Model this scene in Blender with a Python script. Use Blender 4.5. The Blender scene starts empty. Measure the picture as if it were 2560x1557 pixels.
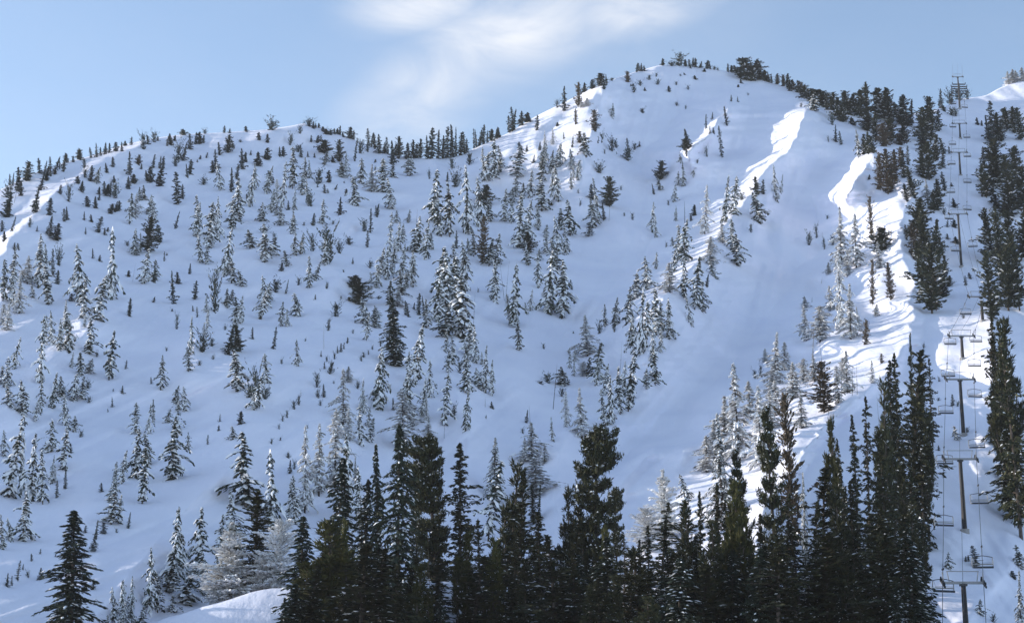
import bpy, math, random
import numpy as np

# ---------------------------------------------------------------- camera, sky, sun, exposure
SC = bpy.context.scene
COL = SC.collection
F = 4777.0                      # focal length in photograph pixels (photograph is 2560 x 1557)
CU, CV = 1280.0, 778.5
TILT = math.radians(16.0)
SUN_EL, SUN_BACK = math.radians(13.0), math.radians(14.0)   # low sun at the left, a little beyond the ridge

cam_d = bpy.data.cameras.new('camera')
cam = bpy.data.objects.new('camera', cam_d)
COL.objects.link(cam)
cam.location = (0, 0, 0)
cam.rotation_euler = (math.radians(90) + TILT, 0, 0)
cam_d.sensor_fit = 'HORIZONTAL'
cam_d.sensor_width = 36.0
cam_d.lens = 36.0 * F / 2560.0
cam_d.clip_start = 0.5
cam_d.clip_end = 20000
SC.camera = cam

sun_vec = np.array([-math.cos(SUN_EL) * math.cos(SUN_BACK), math.cos(SUN_EL) * math.sin(SUN_BACK), math.sin(SUN_EL)])
sun_d = bpy.data.lights.new('sun', 'SUN')
sun_d.energy = 2.6
sun_d.angle = math.radians(0.5)
sun_d.color = (1.0, 0.91, 0.79)
sun = bpy.data.objects.new('sun', sun_d)
COL.objects.link(sun)
from mathutils import Vector, Matrix
sun.rotation_euler = Vector(sun_vec).to_track_quat('Z', 'Y').to_euler()

world = bpy.data.worlds.new('World')
SC.world = world
world.use_nodes = True
wn, wl = world.node_tree.nodes, world.node_tree.links
wn.clear()
w_out = wn.new('ShaderNodeOutputWorld')
w_bg = wn.new('ShaderNodeBackground')
w_bg.inputs["Strength"].default_value = 0.15
w_sky = wn.new('ShaderNodeTexSky')
w_sky.sky_type = 'NISHITA'
w_sky.sun_disc = False
w_sky.sun_elevation = SUN_EL
# sky sun_rotation is clockwise from +Y
w_sky.sun_rotation = math.atan2(sun_vec[0], sun_vec[1])
w_sky.altitude = 2200
w_sky.air_density = 1.0
w_sky.dust_density = 0.6
w_sky.ozone_density = 1.6
wl.new(w_bg.outputs[0], w_out.inputs[0])

vs = SC.view_settings
vs.view_transform = 'Standard'
vs.look = 'None'
vs.exposure = 1.39
vs.gamma = 1.0
vs.use_curve_mapping = False


def W(kind, **inp):
    n = wn.new(kind)
    for k, v in inp.items():
        setattr(n, k, v)
    return n


def wmath(op, a, b=None):
    n = wn.new('ShaderNodeMath')
    n.operation = op
    for i, x in enumerate((a, b)):
        if x is None:
            continue
        if isinstance(x, (int, float)):
            n.inputs[i].default_value = x
        else:
            wl.new(x, n.inputs[i])
    return n.outputs[0]


# thin high cloud: noise on the sky's own directions, thicker in one bank north of the saddle
def build_clouds():
    tc = wn.new('ShaderNodeTexCoord')
    sep = wn.new('ShaderNodeSeparateXYZ')
    wl.new(tc.outputs['Generated'], sep.inputs[0])
    zz = wmath('MAXIMUM', sep.outputs['Z'], 0.03)
    yy = wmath('MAXIMUM', sep.outputs['Y'], 0.05)
    ax = wmath('DIVIDE', sep.outputs['X'], yy)     # tangent of the bearing
    az = wmath('DIVIDE', zz, yy)                   # tangent of the height
    # bank axis: climbs to the right
    comb = wn.new('ShaderNodeCombineXYZ')
    wl.new(ax, comb.inputs[0])
    wl.new(az, comb.inputs[1])
    n1 = wn.new('ShaderNodeTexNoise')
    n1.inputs['Scale'].default_value = 18.0
    n1.inputs['Detail'].default_value = 7.0
    n1.inputs['Roughness'].default_value = 0.6
    n1.inputs['Distortion'].default_value = 0.7
    mp = wn.new('ShaderNodeMapping')
    mp.inputs['Rotation'].default_value = (0, 0, math.radians(-25))
    mp.inputs['Scale'].default_value = (0.75, 1.5, 1.0)
    mp.inputs['Location'].default_value = (0.37, 0.12, 0.0)
    wl.new(comb.outputs[0], mp.inputs[0])
    wl.new(mp.outputs[0], n1.inputs['Vector'])

    def blob(cx, cz, sx, sz, rot):
        m = wn.new('ShaderNodeMapping')
        m.vector_type = 'TEXTURE'
        m.inputs['Location'].default_value = (cx, cz, 0)
        m.inputs['Rotation'].default_value = (0, 0, math.radians(rot))
        m.inputs['Scale'].default_value = (sx, sz, 1)
        wl.new(comb.outputs[0], m.inputs[0])
        ln = wn.new('ShaderNodeVectorMath')
        ln.operation = 'LENGTH'
        wl.new(m.outputs[0], ln.inputs[0])
        d = ln.outputs['Value']
        r = wn.new('ShaderNodeMapRange')
        r.interpolation_type = 'SMOOTHSTEP'
        r.inputs['From Min'].default_value = 1.0
        r.inputs['From Max'].default_value = 0.0
        wl.new(d, r.inputs['Value'])
        return r.outputs[0]

    def px(u, v):
        dx, dy = (u - CU) / F, (CV - v) / F
        y = math.cos(TILT) - dy * math.sin(TILT)
        z = math.sin(TILT) + dy * math.cos(TILT)
        return dx / y, z / y

    bank = None
    for (u, v, su, sv, rot, k) in CLOUDS:
        cx, cz = px(u, v)
        b = wmath('MULTIPLY', blob(cx, cz, su / F, sv / F, rot), k)
        bank = b if bank is None else wmath('MAXIMUM', bank, b)
    ridge = wn.new('ShaderNodeMapRange')
    ridge.inputs['From Min'].default_value = 0.22
    ridge.inputs['From Max'].default_value = 0.72
    wl.new(n1.outputs[0], ridge.inputs['Value'])
    dens = wmath('MULTIPLY', bank, wmath('ADD', wmath('MULTIPLY', ridge.outputs[0], 0.85), 0.15))
    # veil everywhere in the sky, very thin
    n2 = wn.new('ShaderNodeTexNoise')
    n2.inputs['Scale'].default_value = 3.2
    n2.inputs['Detail'].default_value = 5.0
    wl.new(mp.outputs[0], n2.inputs['Vector'])
    veil = wn.new('ShaderNodeMapRange')
    veil.inputs['From Min'].default_value = 0.45
    veil.inputs['From Max'].default_value = 0.85
    veil.inputs['To Max'].default_value = 0.16
    wl.new(n2.outputs[0], veil.inputs['Value'])
    tot = wmath('MINIMUM', wmath('ADD', dens, veil.outputs[0]), 0.93)
    tot = wmath('MULTIPLY', tot, wmath('GREATER_THAN', sep.outputs['Z'], 0.02))
    mix = wn.new('ShaderNodeMix')
    mix.data_type = 'RGBA'
    wl.new(tot, mix.inputs['Factor'])
    tint_mix = wn.new('ShaderNodeMix')            # even colour balance over the whole sky, less green and blue
    tint_mix.data_type = 'RGBA'
    tint_mix.blend_type = 'MULTIPLY'
    tint_mix.inputs['Factor'].default_value = 1.0
    wl.new(w_sky.outputs[0], tint_mix.inputs['A'])
    tint_mix.inputs['B'].default_value = SKY_TINT
    wl.new(tint_mix.outputs['Result'], mix.inputs['A'])
    mix.inputs['B'].default_value = CLOUD_COL
    wl.new(mix.outputs['Result'], w_bg.inputs['Color'])


CLOUDS = [(1290, 80, 520, 230, 22, 1.05), (1590, 10, 400, 170, 18, 1.0), (1070, 220, 400, 210, 35, 0.9),
          (1060, 10, 330, 140, 10, 1.0), (1400, 60, 900, 350, 15, 0.3)]
CLOUD_COL = (2.45, 2.52, 2.7, 1.0)
SKY_TINT = (0.955, 0.85, 0.775, 1.0)
build_clouds()

# ---------------------------------------------------------------- small helpers


def tag(o, label=None, cat=None, group=None, kind=None):
    if label:
        o['label'] = label
    if cat:
        o['category'] = cat
    if group:
        o['group'] = group
    if kind:
        o['kind'] = kind
    return o


def mesh_from(name, v, f, mats, fm=None, smooth=False):
    me = bpy.data.meshes.new(name)
    me.from_pydata([tuple(p) for p in v] if not isinstance(v, np.ndarray) else v.tolist(), [], f if isinstance(f, list) else f.tolist())
    for m in mats:
        me.materials.append(m)
    if fm is not None:
        me.polygons.foreach_set('material_index', np.asarray(fm, dtype=np.int32))
    if smooth:
        me.polygons.foreach_set('use_smooth', np.ones(len(me.polygons), dtype=bool))
    me.update()
    return me


def link(name, data, parent=None, loc=(0, 0, 0)):
    o = bpy.data.objects.new(name, data)
    COL.objects.link(o)
    o.location = loc
    if parent:
        o.parent = parent
    return o


def pchip(xk, yk, x):
    xk = np.asarray(xk, float)
    yk = np.asarray(yk, float)
    h = np.diff(xk)
    d = np.diff(yk) / h
    m = np.zeros_like(yk)
    m[0], m[-1] = d[0], d[-1]
    for i in range(1, len(xk) - 1):
        if d[i - 1] * d[i] > 0:
            w1, w2 = 2 * h[i] + h[i - 1], h[i] + 2 * h[i - 1]
            m[i] = (w1 + w2) / (w1 / d[i - 1] + w2 / d[i])
    x = np.clip(x, xk[0], xk[-1])
    i = np.clip(np.searchsorted(xk, x) - 1, 0, len(h) - 1)
    t = (x - xk[i]) / h[i]
    h00 = 2 * t**3 - 3 * t**2 + 1
    h10 = t**3 - 2 * t**2 + t
    h01 = -2 * t**3 + 3 * t**2
    h11 = t**3 - t**2
    return h00 * yk[i] + h10 * h[i] * m[i] + h01 * yk[i + 1] + h11 * h[i] * m[i + 1]


_perm = np.random.RandomState(7).rand(256, 256)


def vnoise(x, y):
    xi, yi = np.floor(x).astype(int), np.floor(y).astype(int)
    fx, fy = x - xi, y - yi
    fx = fx * fx * fx * (fx * (fx * 6 - 15) + 10)
    fy = fy * fy * fy * (fy * (fy * 6 - 15) + 10)
    a = _perm[xi % 256, yi % 256]
    b = _perm[(xi + 1) % 256, yi % 256]
    c = _perm[xi % 256, (yi + 1) % 256]
    d = _perm[(xi + 1) % 256, (yi + 1) % 256]
    return (a * (1 - fx) + b * fx) * (1 - fy) + (c * (1 - fx) + d * fx) * fy - 0.5


def sstep(a, b, x):
    t = np.clip((x - a) / (b - a), 0, 1)
    return t * t * (3 - 2 * t)


# ---------------------------------------------------------------- terrain survey
D = 2560.0 / 2464.0
SKY = [(-1300, 1000), (-600, 640), (-250, 540), (0, 474), (62, 443), (166, 405), (229, 390), (322, 359), (447, 338), (582, 330), (665, 324), (727, 315),
       (764, 309), (821, 324), (883, 348), (935, 369), (987, 387), (1049, 395), (1101, 396), (1143, 390), (1195, 366), (1268, 334),
       (1340, 291), (1413, 255), (1475, 223), (1538, 197), (1600, 177), (1662, 163), (1725, 166), (1787, 174), (1850, 184), (1922, 205),
       (1974, 220), (2026, 250), (2078, 274), (2140, 290), (2213, 296), (2270, 290), (2296, 282), (2348, 271), (2400, 249), (2463, 239), (2494, 223), (2535, 205),
       (2575, 192), (2760, 150), (3500, 60)]
SKYU, SKYV = [p[0] for p in SKY], [p[1] for p in SKY]


def skyline(u):
    return pchip(SKYU, SKYV, u)


ROWS = [1750, 1650, 1557, 1430, 1304, 1180, 1070, 930, 844, 760, 649, 530, 457, 380, 291, 200, 50]
PROF = {
    'a': [190, 208, 230, 255, 277, 296, 314, 342, 364, 391, 437, 500, 548, 600, 668, 735, 850],
    'b': [205, 225, 248, 272, 297, 323, 348, 387, 415, 446, 498, 565, 615, 670, 740, 810, 920],
    'c': [212, 234, 258, 284, 312, 340, 368, 412, 445, 480, 535, 605, 655, 712, 780, 850, 960],
    'd': [215, 240, 266, 295, 326, 358, 388, 435, 470, 508, 565, 638, 692, 750, 815, 880, 980],
    'e': [215, 243, 272, 305, 340, 376, 412, 466, 507, 546, 604, 668, 710, 752, 798, 842, 920],
    'f': [212, 239, 268, 303, 344, 386, 426, 484, 527, 568, 624, 686, 726, 767, 814, 858, 930],
    'g': [205, 226, 248, 276, 303, 331, 358, 409, 449, 493, 556, 614, 652, 718, 797, 870, 980],
    'h': [205, 226, 249, 276, 304, 332, 360, 413, 453, 497, 560, 616, 656, 722, 800, 895, 1020],
    'i': [222, 243, 267, 295, 324, 352, 380, 426, 462, 508, 574, 630, 670, 732, 790, 870, 990],
}
CREST_V = [150, 300, 460, 520, 620, 700, 770, 860, 930, 1000, 1060, 1130, 1200, 1300, 1430, 1750]
CREST_U = [2270, 2290, 2300, 2262, 2240, 2288, 2276, 2268, 2215, 2130, 2060, 2000, 1965, 1920, 1860, 1800]
FOOT_U = [1880, 1970, 2010, 2035, 2040, 1985, 1930, 1870, 1810, 1755, 1715, 1670, 1590, 1490, 1420, 1380]

# ribs shaped so their left flanks catch the sun: (crest points in photograph pixels (display 2464 scale), flank width px, rise m along the view, tail px)
RIBS = [
    ([(2385, 765), (2392, 820), (2395, 880)], 190, 26.0, 60),
    ([(738, 300), (715, 320)], 120, 24.0, 120),
    ([(345, 345), (230, 398), (130, 468), (20, 575)], 48, 17.0, 110),
    ([(1450, 190), (1446, 240), (1440, 290), (1425, 325), (1400, 350)], 330, 58.0, 80, 130),
    ([(1757, 240), (1738, 280), (1705, 325), (1660, 365)], 110, 60.0, 100, 60, 60),
    ([(1940, 262), (1927, 315), (1900, 360), (1840, 408), (1800, 470), (1755, 530), (1690, 620), (1610, 700), (1560, 780)],
     (200, 200, 200, 190, 170, 160, 150, 150, 150), (84, 84, 82, 78, 68, 60, 58, 56, 52), 240, 45, 200),
    ([(2098, 375), (2070, 425), (2035, 470)], 120, 40.0, 70),
    ([(1775, 950), (1745, 985), (1700, 1000)], 130, 15.0, 110),
    ([(1750, 1035), (1700, 1055), (1640, 1080)], 130, 15.0, 110),
    ([(1570, 1085), (1525, 1130), (1480, 1180)], 60, 18.0, 80),
    ([(232, 735), (215, 750), (190, 770)], 45, 6.0, 90),
    ([(255, 783), (240, 790)], 40, 6.0, 90),
    ([(60, 650), (30, 690), (0, 720)], 70, 8.0, 100),
    ([(775, 615), (790, 640), (812, 665)], 60, 7.0, 90),
    ([(1360, 1030), (1330, 1050), (1300, 1075)], 60, 9.0, 100),
]


def rib_field(u, v):
    out = np.zeros_like(u)
    for pts, w, rise, tail, *more in RIBS:
        pv = np.array([p[1] for p in pts]) * D
        pu = np.array([p[0] for p in pts]) * D
        uc = np.interp(v, pv, pu) + 12 * vnoise(v / 34.0 + tail, v * 0 + pu[0]) + 7 * vnoise(v / 10.0 + pu[0], u / 60.0) + 4 * vnoise(v / 4.0, u / 14.0)
        d = uc - u                                   # > 0 left of the crest
        w_, t_ = (np.interp(v, pv, w) if isinstance(w, tuple) else w) * D, tail * D
        if isinstance(rise, tuple):
            rise = np.interp(v, pv, rise)
        a = np.where(d >= 0, np.clip(1 - d / w_, 0, 1), np.exp(-(np.maximum(-d, 0) / t_) ** 1.2))
        a = np.where(d >= 0, a * (0.6 + 0.4 * a), a)
        ext = more[0] if more else max(42.0, 0.3 * (pv[-1] - pv[0]))
        ex2 = more[1] if len(more) > 1 else ext
        e = sstep(pv[0] - ext, pv[0] + 0.3 * ext, v) * (1 - sstep(pv[-1] - 0.3 * ex2, pv[-1] + ex2 * 1.5, v))
        out += rise * a * e
    return out


def base_Y(u, v):
    """forward distance of the ground seen at photograph pixel (u, v); arrays of equal shape, v constant per row or not"""
    u = np.asarray(u, float)
    v = np.asarray(v, float)
    cols = {k: pchip(ROWS[::-1], p[::-1], v) for k, p in PROF.items()}
    cr = np.interp(v, CREST_V, CREST_U)
    ft = np.interp(v, CREST_V, FOOT_U)
    wob = 26 * vnoise(v / 30.0, v * 0 + 3.3) + 18 * vnoise(v / 11.0, v * 0 + 9.1)
    cr = cr + wob
    ft = ft + 30 * vnoise(v / 45.0, v * 0 + 5.7)
    me = np.minimum(1650.0, ft - 260)
    md = np.minimum(1050.0, me - 250)
    spur = sstep(430, 500, v) * (1 - sstep(1280, 1420, v))
    knots = [np.full_like(v, -1300.0), np.full_like(v, 0.0), np.full_like(v, 640.0), md, me, ft, cr, cr + 34, np.maximum(cr + 110, 2410.0), np.full_like(v, 2700.0), np.full_like(v, 3500.0)]
    vals = [cols[k] for k in 'abcdef'] + [cols['g'] - 7 * spur, cols['g'] + 2 * spur + (cols['h'] - cols['g']) * .3, cols['h'], cols['i'], cols['i']]
    K = np.stack(knots)
    Y = np.stack(vals)
    h = np.diff(K, axis=0)
    d = np.diff(Y, axis=0) / h
    m = np.zeros_like(Y)
    m[0], m[-1] = d[0], d[-1]
    for i in range(1, len(K) - 1):
        ok = d[i - 1] * d[i] > 0
        w1, w2 = 2 * h[i] + h[i - 1], h[i] + 2 * h[i - 1]
        with np.errstate(divide='ignore', invalid='ignore'):
            hm = (w1 + w2) / (w1 / d[i - 1] + w2 / d[i])
        m[i] = np.where(ok, hm, 0)
    uu = np.clip(u, -1300, 3500)
    res = np.zeros_like(uu)
    for i in range(len(h)):
        s = (uu >= K[i]) & (uu <= K[i + 1])
        t = (uu - K[i]) / h[i]
        val = (2 * t**3 - 3 * t**2 + 1) * Y[i] + (t**3 - 2 * t**2 + t) * h[i] * m[i] + (-2 * t**3 + 3 * t**2) * Y[i + 1] + (t**3 - t**2) * h[i] * m[i + 1]
        if i == 5:
            val = val + (Y[i] + (Y[i + 1] - Y[i]) * t - val) * 0.75 * spur
        res = np.where(s, val, res)
    return res


def ground_Y(u, v):
    u = np.atleast_1d(np.asarray(u, float))
    v = np.atleast_1d(np.asarray(v, float))
    Y = base_Y(u, v)
    Y = Y - rib_field(u, v)
    x = (u - CU) / F * Y
    n = 16.0 * vnoise(x / 34 + 11, Y / 60 + 5) + 12.0 * vnoise(x / 13 + 31, Y / 34 + 15) + 4.6 * vnoise(x / 5.5 + 3, Y / 16 + 25) \
        + 0.32 * vnoise(x / 2.1 + 77, Y / 8.0 + 45) + 0.14 * vnoise(x / 0.9 + 7, Y / 4.0 + 4)
    # wind and slide streaks running down to the left
    s = 0.80 * x + 0.60 * (v / F * 600.0)
    t = -0.60 * x + 0.80 * (v / F * 600.0)
    warp = 3.0 * vnoise(x / 22 + 5, t / 40 + 8)
    n = n + 4.2 * vnoise((s + warp) / 5.0 + 2, t / 46 + 9) + 1.7 * vnoise((s + warp) / 1.9 + 40, t / 30 + 19)
    gul = 1 - 2 * np.abs(vnoise((x + 2.5 * vnoise(Y / 20 + 7, x / 30)) / 21 + 17, Y / 120 + 6))      # gullies and ribs down the left and middle face
    n = n + 13.0 * (gul - 0.5) * (1 - sstep(1500, 1800, u))
    cr = np.interp(v, CREST_V, CREST_U)
    ft = np.interp(v, CREST_V, FOOT_U)
    sp = sstep(ft - 20, ft + 90, u) * (1 - sstep(cr - 25, cr + 10, u)) * sstep(440, 500, v) * (1 - sstep(1250, 1350, v))
    n = n + sp * (13 * vnoise((x + .8 * (v / F * 450)) / 9.0 + 1, v / 60.0 + 3) + 6 * vnoise((x + .9 * (v / F * 450)) / 3.6 + 61, v / 34.0 + 13))
    # ski tracks and groomed lines down the lift run
    run = sstep(cr + 30, cr + 80, u) * (1 - sstep(2620, 2700, u))
    wig = 1.6 * vnoise(Y / 26 + 4, x / 9)
    n = n + run * (0.9 * vnoise((x + wig) / 1.3 + 13, Y / 70 + 3) + 1.5 * vnoise((x + wig) / 4.0 + 33, Y / 18 + 30))
    return Y - n


def ray(u, v):
    dx, dy = (np.asarray(u, float) - CU) / F, (CV - np.asarray(v, float)) / F
    return dx, math.cos(TILT) - dy * math.sin(TILT), math.sin(TILT) + dy * math.cos(TILT)


def point(u, v, Y=None):
    if Y is None:
        Y = ground_Y(u, v)[0]
    dx, dy, dz = ray(u, v)
    return Vector((dx / dy * Y, Y, dz / dy * Y))


def base_v(u, Y):
    """photograph row at which the ground in bearing u lies Y metres away"""
    vv = np.linspace(float(skyline(np.array([u]))[0]) + 2, 1749, 500)
    yy = ground_Y(np.full_like(vv, u), vv)
    i = int(np.argmin(np.abs(yy - Y)))
    return float(vv[i])


def mpp(v, Y):
    """metres per photograph pixel at forward distance Y, row v"""
    dx, dy, dz = ray(CU, v)
    return Y / float(dy) / F


# ---------------------------------------------------------------- materials


def new_mat(name):
    m = bpy.data.materials.new(name)
    m.use_nodes = True
    nt = m.node_tree
    b = nt.nodes['Principled BSDF']
    return m, nt, b


def snow_mat():
    m, nt, b = new_mat('snow')
    tc = nt.nodes.new('ShaderNodeTexCoord')
    n = nt.nodes.new('ShaderNodeTexNoise')
    n.inputs['Scale'].default_value = 0.07
    n.inputs['Detail'].default_value = 6
    nt.links.new(tc.outputs['Object'], n.inputs['Vector'])
    r = nt.nodes.new('ShaderNodeValToRGB')
    r.color_ramp.elements[0].position = 0.3
    r.color_ramp.elements[0].color = (0.80, 0.81, 0.915, 1)
    r.color_ramp.elements[1].position = 0.7
    r.color_ramp.elements[1].color = (0.865, 0.87, 0.955, 1)
    nt.links.new(n.outputs[0], r.inputs[0])
    nt.links.new(r.outputs[0], b.inputs['Base Color'])
    b.inputs['Roughness'].default_value = 0.7
    b.inputs['Specular IOR Level'].default_value = 0.15
    mp = nt.nodes.new('ShaderNodeMapping')
    mp.inputs['Scale'].default_value = (1.0, 0.35, 1.0)
    mp.inputs['Rotation'].default_value = (0, 0, 0.5)
    nt.links.new(tc.outputs['Object'], mp.inputs[0])
    n2 = nt.nodes.new('ShaderNodeTexNoise')
    n2.inputs['Scale'].default_value = 0.55
    n2.inputs['Detail'].default_value = 8
    n2.inputs['Roughness'].default_value = 0.55
    nt.links.new(mp.outputs[0], n2.inputs['Vector'])
    bp = nt.nodes.new('ShaderNodeBump')
    bp.inputs['Strength'].default_value = 0.5
    bp.inputs['Distance'].default_value = 0.5
    nt.links.new(n2.outputs[0], bp.inputs['Height'])
    nt.links.new(bp.outputs[0], b.inputs['Normal'])
    return m


M_SNOW = snow_mat()


def build_ground():
    us = np.concatenate([np.arange(-1300, -80, 20), np.arange(-80, 2640, 3.4), np.arange(2640, 3500, 20)])
    nt_ = 400
    ts = np.linspace(0, 1, nt_)
    vs_ = skyline(us)
    U = np.repeat(us[None, :], nt_, 0)
    V = 1750 + (vs_[None, :] - 1750) * ts[:, None]
    Y = ground_Y(U.ravel(), V.ravel()).reshape(U.shape)
    dx, dy, dz = ray(U, V)
    X, Z = dx / dy * Y, dz / dy * Y
    rows = [np.stack([X, Y, Z], -1)]
    # near ground, from the camera's feet up to the first surveyed row
    first = rows[0][0]
    near = []
    for k in (0.01, 0.1, 0.25, 0.4, 0.55, 0.7, 0.85):
        p = first * k
        p[:, 2] = -2.2 + (first[:, 2] + 2.2) * (k ** 1.35)
        near.append(p)
    last = rows[0][-1]
    far = []
    for dY, dz_ in ((1.2, 0.1), (3, 0.1), (7, -0.8), (16, -5), (45, -22), (140, -75), (400, -190), (1200, -330)):
        p = last.copy()
        p[:, 0] *= (last[:, 1] + dY) / last[:, 1]
        p[:, 1] += dY
        p[:, 2] = np.maximum(last[:, 2] + dz_, -3.0)
        far.append(p)
    G = np.concatenate([np.stack(near), rows[0], np.stack(far)], 0)
    nr, nc = G.shape[:2]
    idx = np.arange(nr * nc).reshape(nr, nc)
    f = np.stack([idx[:-1, :-1], idx[:-1, 1:], idx[1:, 1:], idx[1:, :-1]], -1).reshape(-1, 4)
    me = mesh_from('mountain_snow', G.reshape(-1, 3), f, [M_SNOW], smooth=True)
    o = link('mountain_slope', me)
    tag(o, kind='structure')
    # wide valley snowfield below
    s = 9000.0
    n = 12
    xs = np.linspace(-s, s, n + 1)
    vv = [(x, y, -3.5) for y in xs for x in xs]
    ff = [(j * (n + 1) + i, j * (n + 1) + i + 1, (j + 1) * (n + 1) + i + 1, (j + 1) * (n + 1) + i) for j in range(n) for i in range(n)]
    o2 = link('valley_ground', mesh_from('valley_ground', vv, ff, [M_SNOW]))
    tag(o2, kind='structure')


build_ground()


def build_haze():
    m = bpy.data.materials.new('haze')
    m.use_nodes = True
    nt = m.node_tree
    nt.nodes.clear()
    o = nt.nodes.new('ShaderNodeOutputMaterial')
    v = nt.nodes.new('ShaderNodeVolumePrincipled')
    v.inputs['Color'].default_value = (0.90, 0.93, 1.0, 1)
    v.inputs['Density'].default_value = HAZE
    v.inputs['Anisotropy'].default_value = 0.2
    nt.links.new(v.outputs[0], o.inputs['Volume'])
    x, y0, y1, z0, z1 = 9200.0, -9200.0, 9200.0, -5.0, 560.0
    vv = [(sx * x, yy, zz) for zz in (z0, z1) for yy in (y0, y1) for sx in (-1, 1)]
    ff = [(0, 2, 3, 1), (4, 5, 7, 6), (0, 1, 5, 4), (2, 6, 7, 3), (0, 4, 6, 2), (1, 3, 7, 5)]
    tag(link('haze', mesh_from('haze', vv, ff, [m])), kind='stuff')


HAZE = 0.00006
build_haze()

# ---------------------------------------------------------------- foreground knoll
M_BARK = None


def build_knoll():
    Yc, uc = 258.0, 960.0
    xc = (uc - CU) / F * Yc
    n = 90
    vv, ff = [], []
    rx, ry = 49.0, 12.0
    for j in range(n + 1):
        for i in range(n + 1):
            a, b = (i / n) * 2 - 1, (j / n) * 2 - 1
            x, y = xc + a * rx * 1.25, Yc + b * ry
            r = math.hypot(a * 1.1, b)
            hgt = 0.5 + 0.5 * math.cos(math.pi * min(1.0, r))
            z = 24.0 + 12.8 * hgt ** 0.8
            z += 0.7 * float(vnoise(np.array(x / 7), np.array(y / 7))) + 0.25 * float(vnoise(np.array(x / 2.2), np.array(y / 2.2)))
            vv.append((x, y, z))
    for j in range(n):
        for i in range(n):
            k = j * (n + 1) + i
            ff.append((k, k + 1, k + n + 2, k + n + 1))
    o = link('snow_knoll', mesh_from('snow_knoll', vv, ff, [M_SNOW], smooth=True))
    tag(o, kind='structure')


build_knoll()


# ---------------------------------------------------------------- tree materials
def tint_mat(name, cols, rough=0.75, scale=1.2, objvar=0.35):
    """three colours mixed by fine noise, whole tree lighter or darker by its own random number"""
    m, nt, b = new_mat(name)
    L = nt.links
    tc = nt.nodes.new('ShaderNodeTexCoord')
    n = nt.nodes.new('ShaderNodeTexNoise')
    n.inputs['Scale'].default_value = scale
    n.inputs['Detail'].default_value = 4
    L.new(tc.outputs['Object'], n.inputs['Vector'])
    r = nt.nodes.new('ShaderNodeValToRGB')
    e = r.color_ramp.elements
    e[0].position, e[0].color = 0.32, (*cols[0], 1)
    e[1].position, e[1].color = 0.70, (*cols[-1], 1)
    if len(cols) == 3:
        k = e.new(0.5)
        k.color = (*cols[1], 1)
    L.new(n.outputs[0], r.inputs[0])
    oi = nt.nodes.new('ShaderNodeObjectInfo')
    hsv = nt.nodes.new('ShaderNodeHueSaturation')
    mr = nt.nodes.new('ShaderNodeMapRange')
    mr.inputs['To Min'].default_value = 1 - objvar
    mr.inputs['To Max'].default_value = 1 + objvar
    L.new(oi.outputs['Random'], mr.inputs['Value'])
    L.new(mr.outputs[0], hsv.inputs['Value'])
    L.new(r.outputs[0], hsv.inputs['Color'])
    L.new(hsv.outputs[0], b.inputs['Base Color'])
    b.inputs['Roughness'].default_value = rough
    b.inputs['Specular IOR Level'].default_value = 0.2
    return m


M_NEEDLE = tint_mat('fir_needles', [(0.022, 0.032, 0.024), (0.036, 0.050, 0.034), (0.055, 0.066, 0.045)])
M_PINE = tint_mat('pine_needles', [(0.019, 0.025, 0.014), (0.040, 0.045, 0.022), (0.082, 0.078, 0.034)])
M_OLIVE = tint_mat('olive_needles', [(0.028, 0.033, 0.012), (0.062, 0.064, 0.020), (0.105, 0.096, 0.032)])
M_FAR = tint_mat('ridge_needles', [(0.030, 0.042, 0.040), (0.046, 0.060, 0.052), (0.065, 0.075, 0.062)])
M_HOAR = tint_mat('hoary_needles', [(0.10, 0.10, 0.09), (0.20, 0.19, 0.17), (0.34, 0.33, 0.31)])
M_FARPINE = tint_mat('far_pine_needles', [(0.030, 0.036, 0.026), (0.052, 0.058, 0.038), (0.085, 0.085, 0.050)])  # pine needles lightened, some of the haze put into the colour
M_BROWN = tint_mat('brown_needles', [(0.055, 0.045, 0.03), (0.10, 0.075, 0.048), (0.15, 0.11, 0.07)])  # three browns mixed by noise
M_BARK = tint_mat('bark', [(0.045, 0.036, 0.03), (0.09, 0.072, 0.06), (0.15, 0.125, 0.11)], rough=0.9, scale=3)
M_GREYWOOD = tint_mat('weathered_wood', [(0.16, 0.14, 0.125), (0.26, 0.235, 0.21), (0.36, 0.33, 0.31)], rough=0.9, scale=3)
M_DARKWOOD = tint_mat('dark_wood', [(0.02, 0.017, 0.015), (0.045, 0.038, 0.033), (0.08, 0.066, 0.055)], rough=0.9, scale=3)
M_RIME = tint_mat('rime', [(0.60, 0.60, 0.60), (0.78, 0.78, 0.78), (0.88, 0.88, 0.88)], rough=0.8, scale=2, objvar=0.1)
M_PAD = tint_mat('branch_snow', [(0.78, 0.79, 0.81), (0.85, 0.86, 0.88), (0.89, 0.90, 0.91)], rough=0.7, scale=1, objvar=0.03)


# ---------------------------------------------------------------- tree meshes
class Foliage:
    def __init__(self):
        self.v, self.f, self.m = [], [], []
        self.n = 0

    def add(self, V, Fc, mi):
        """V (k, nv, 3), Fc (nf, 3) local, mi (k,) material per item"""
        k, nv, _ = V.shape
        base = self.n + np.arange(k)[:, None, None] * nv
        self.v.append(V.reshape(-1, 3))
        self.f.append((Fc[None] + base).reshape(-1, 3))
        self.m.append(np.repeat(mi, len(Fc)))
        self.n += k * nv

    def mesh(self, name, mats):
        return mesh_from(name, np.concatenate(self.v), np.concatenate(self.f), mats, np.concatenate(self.m))


def norm(a):
    return a / (np.linalg.norm(a, axis=-1, keepdims=True) + 1e-9)


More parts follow.
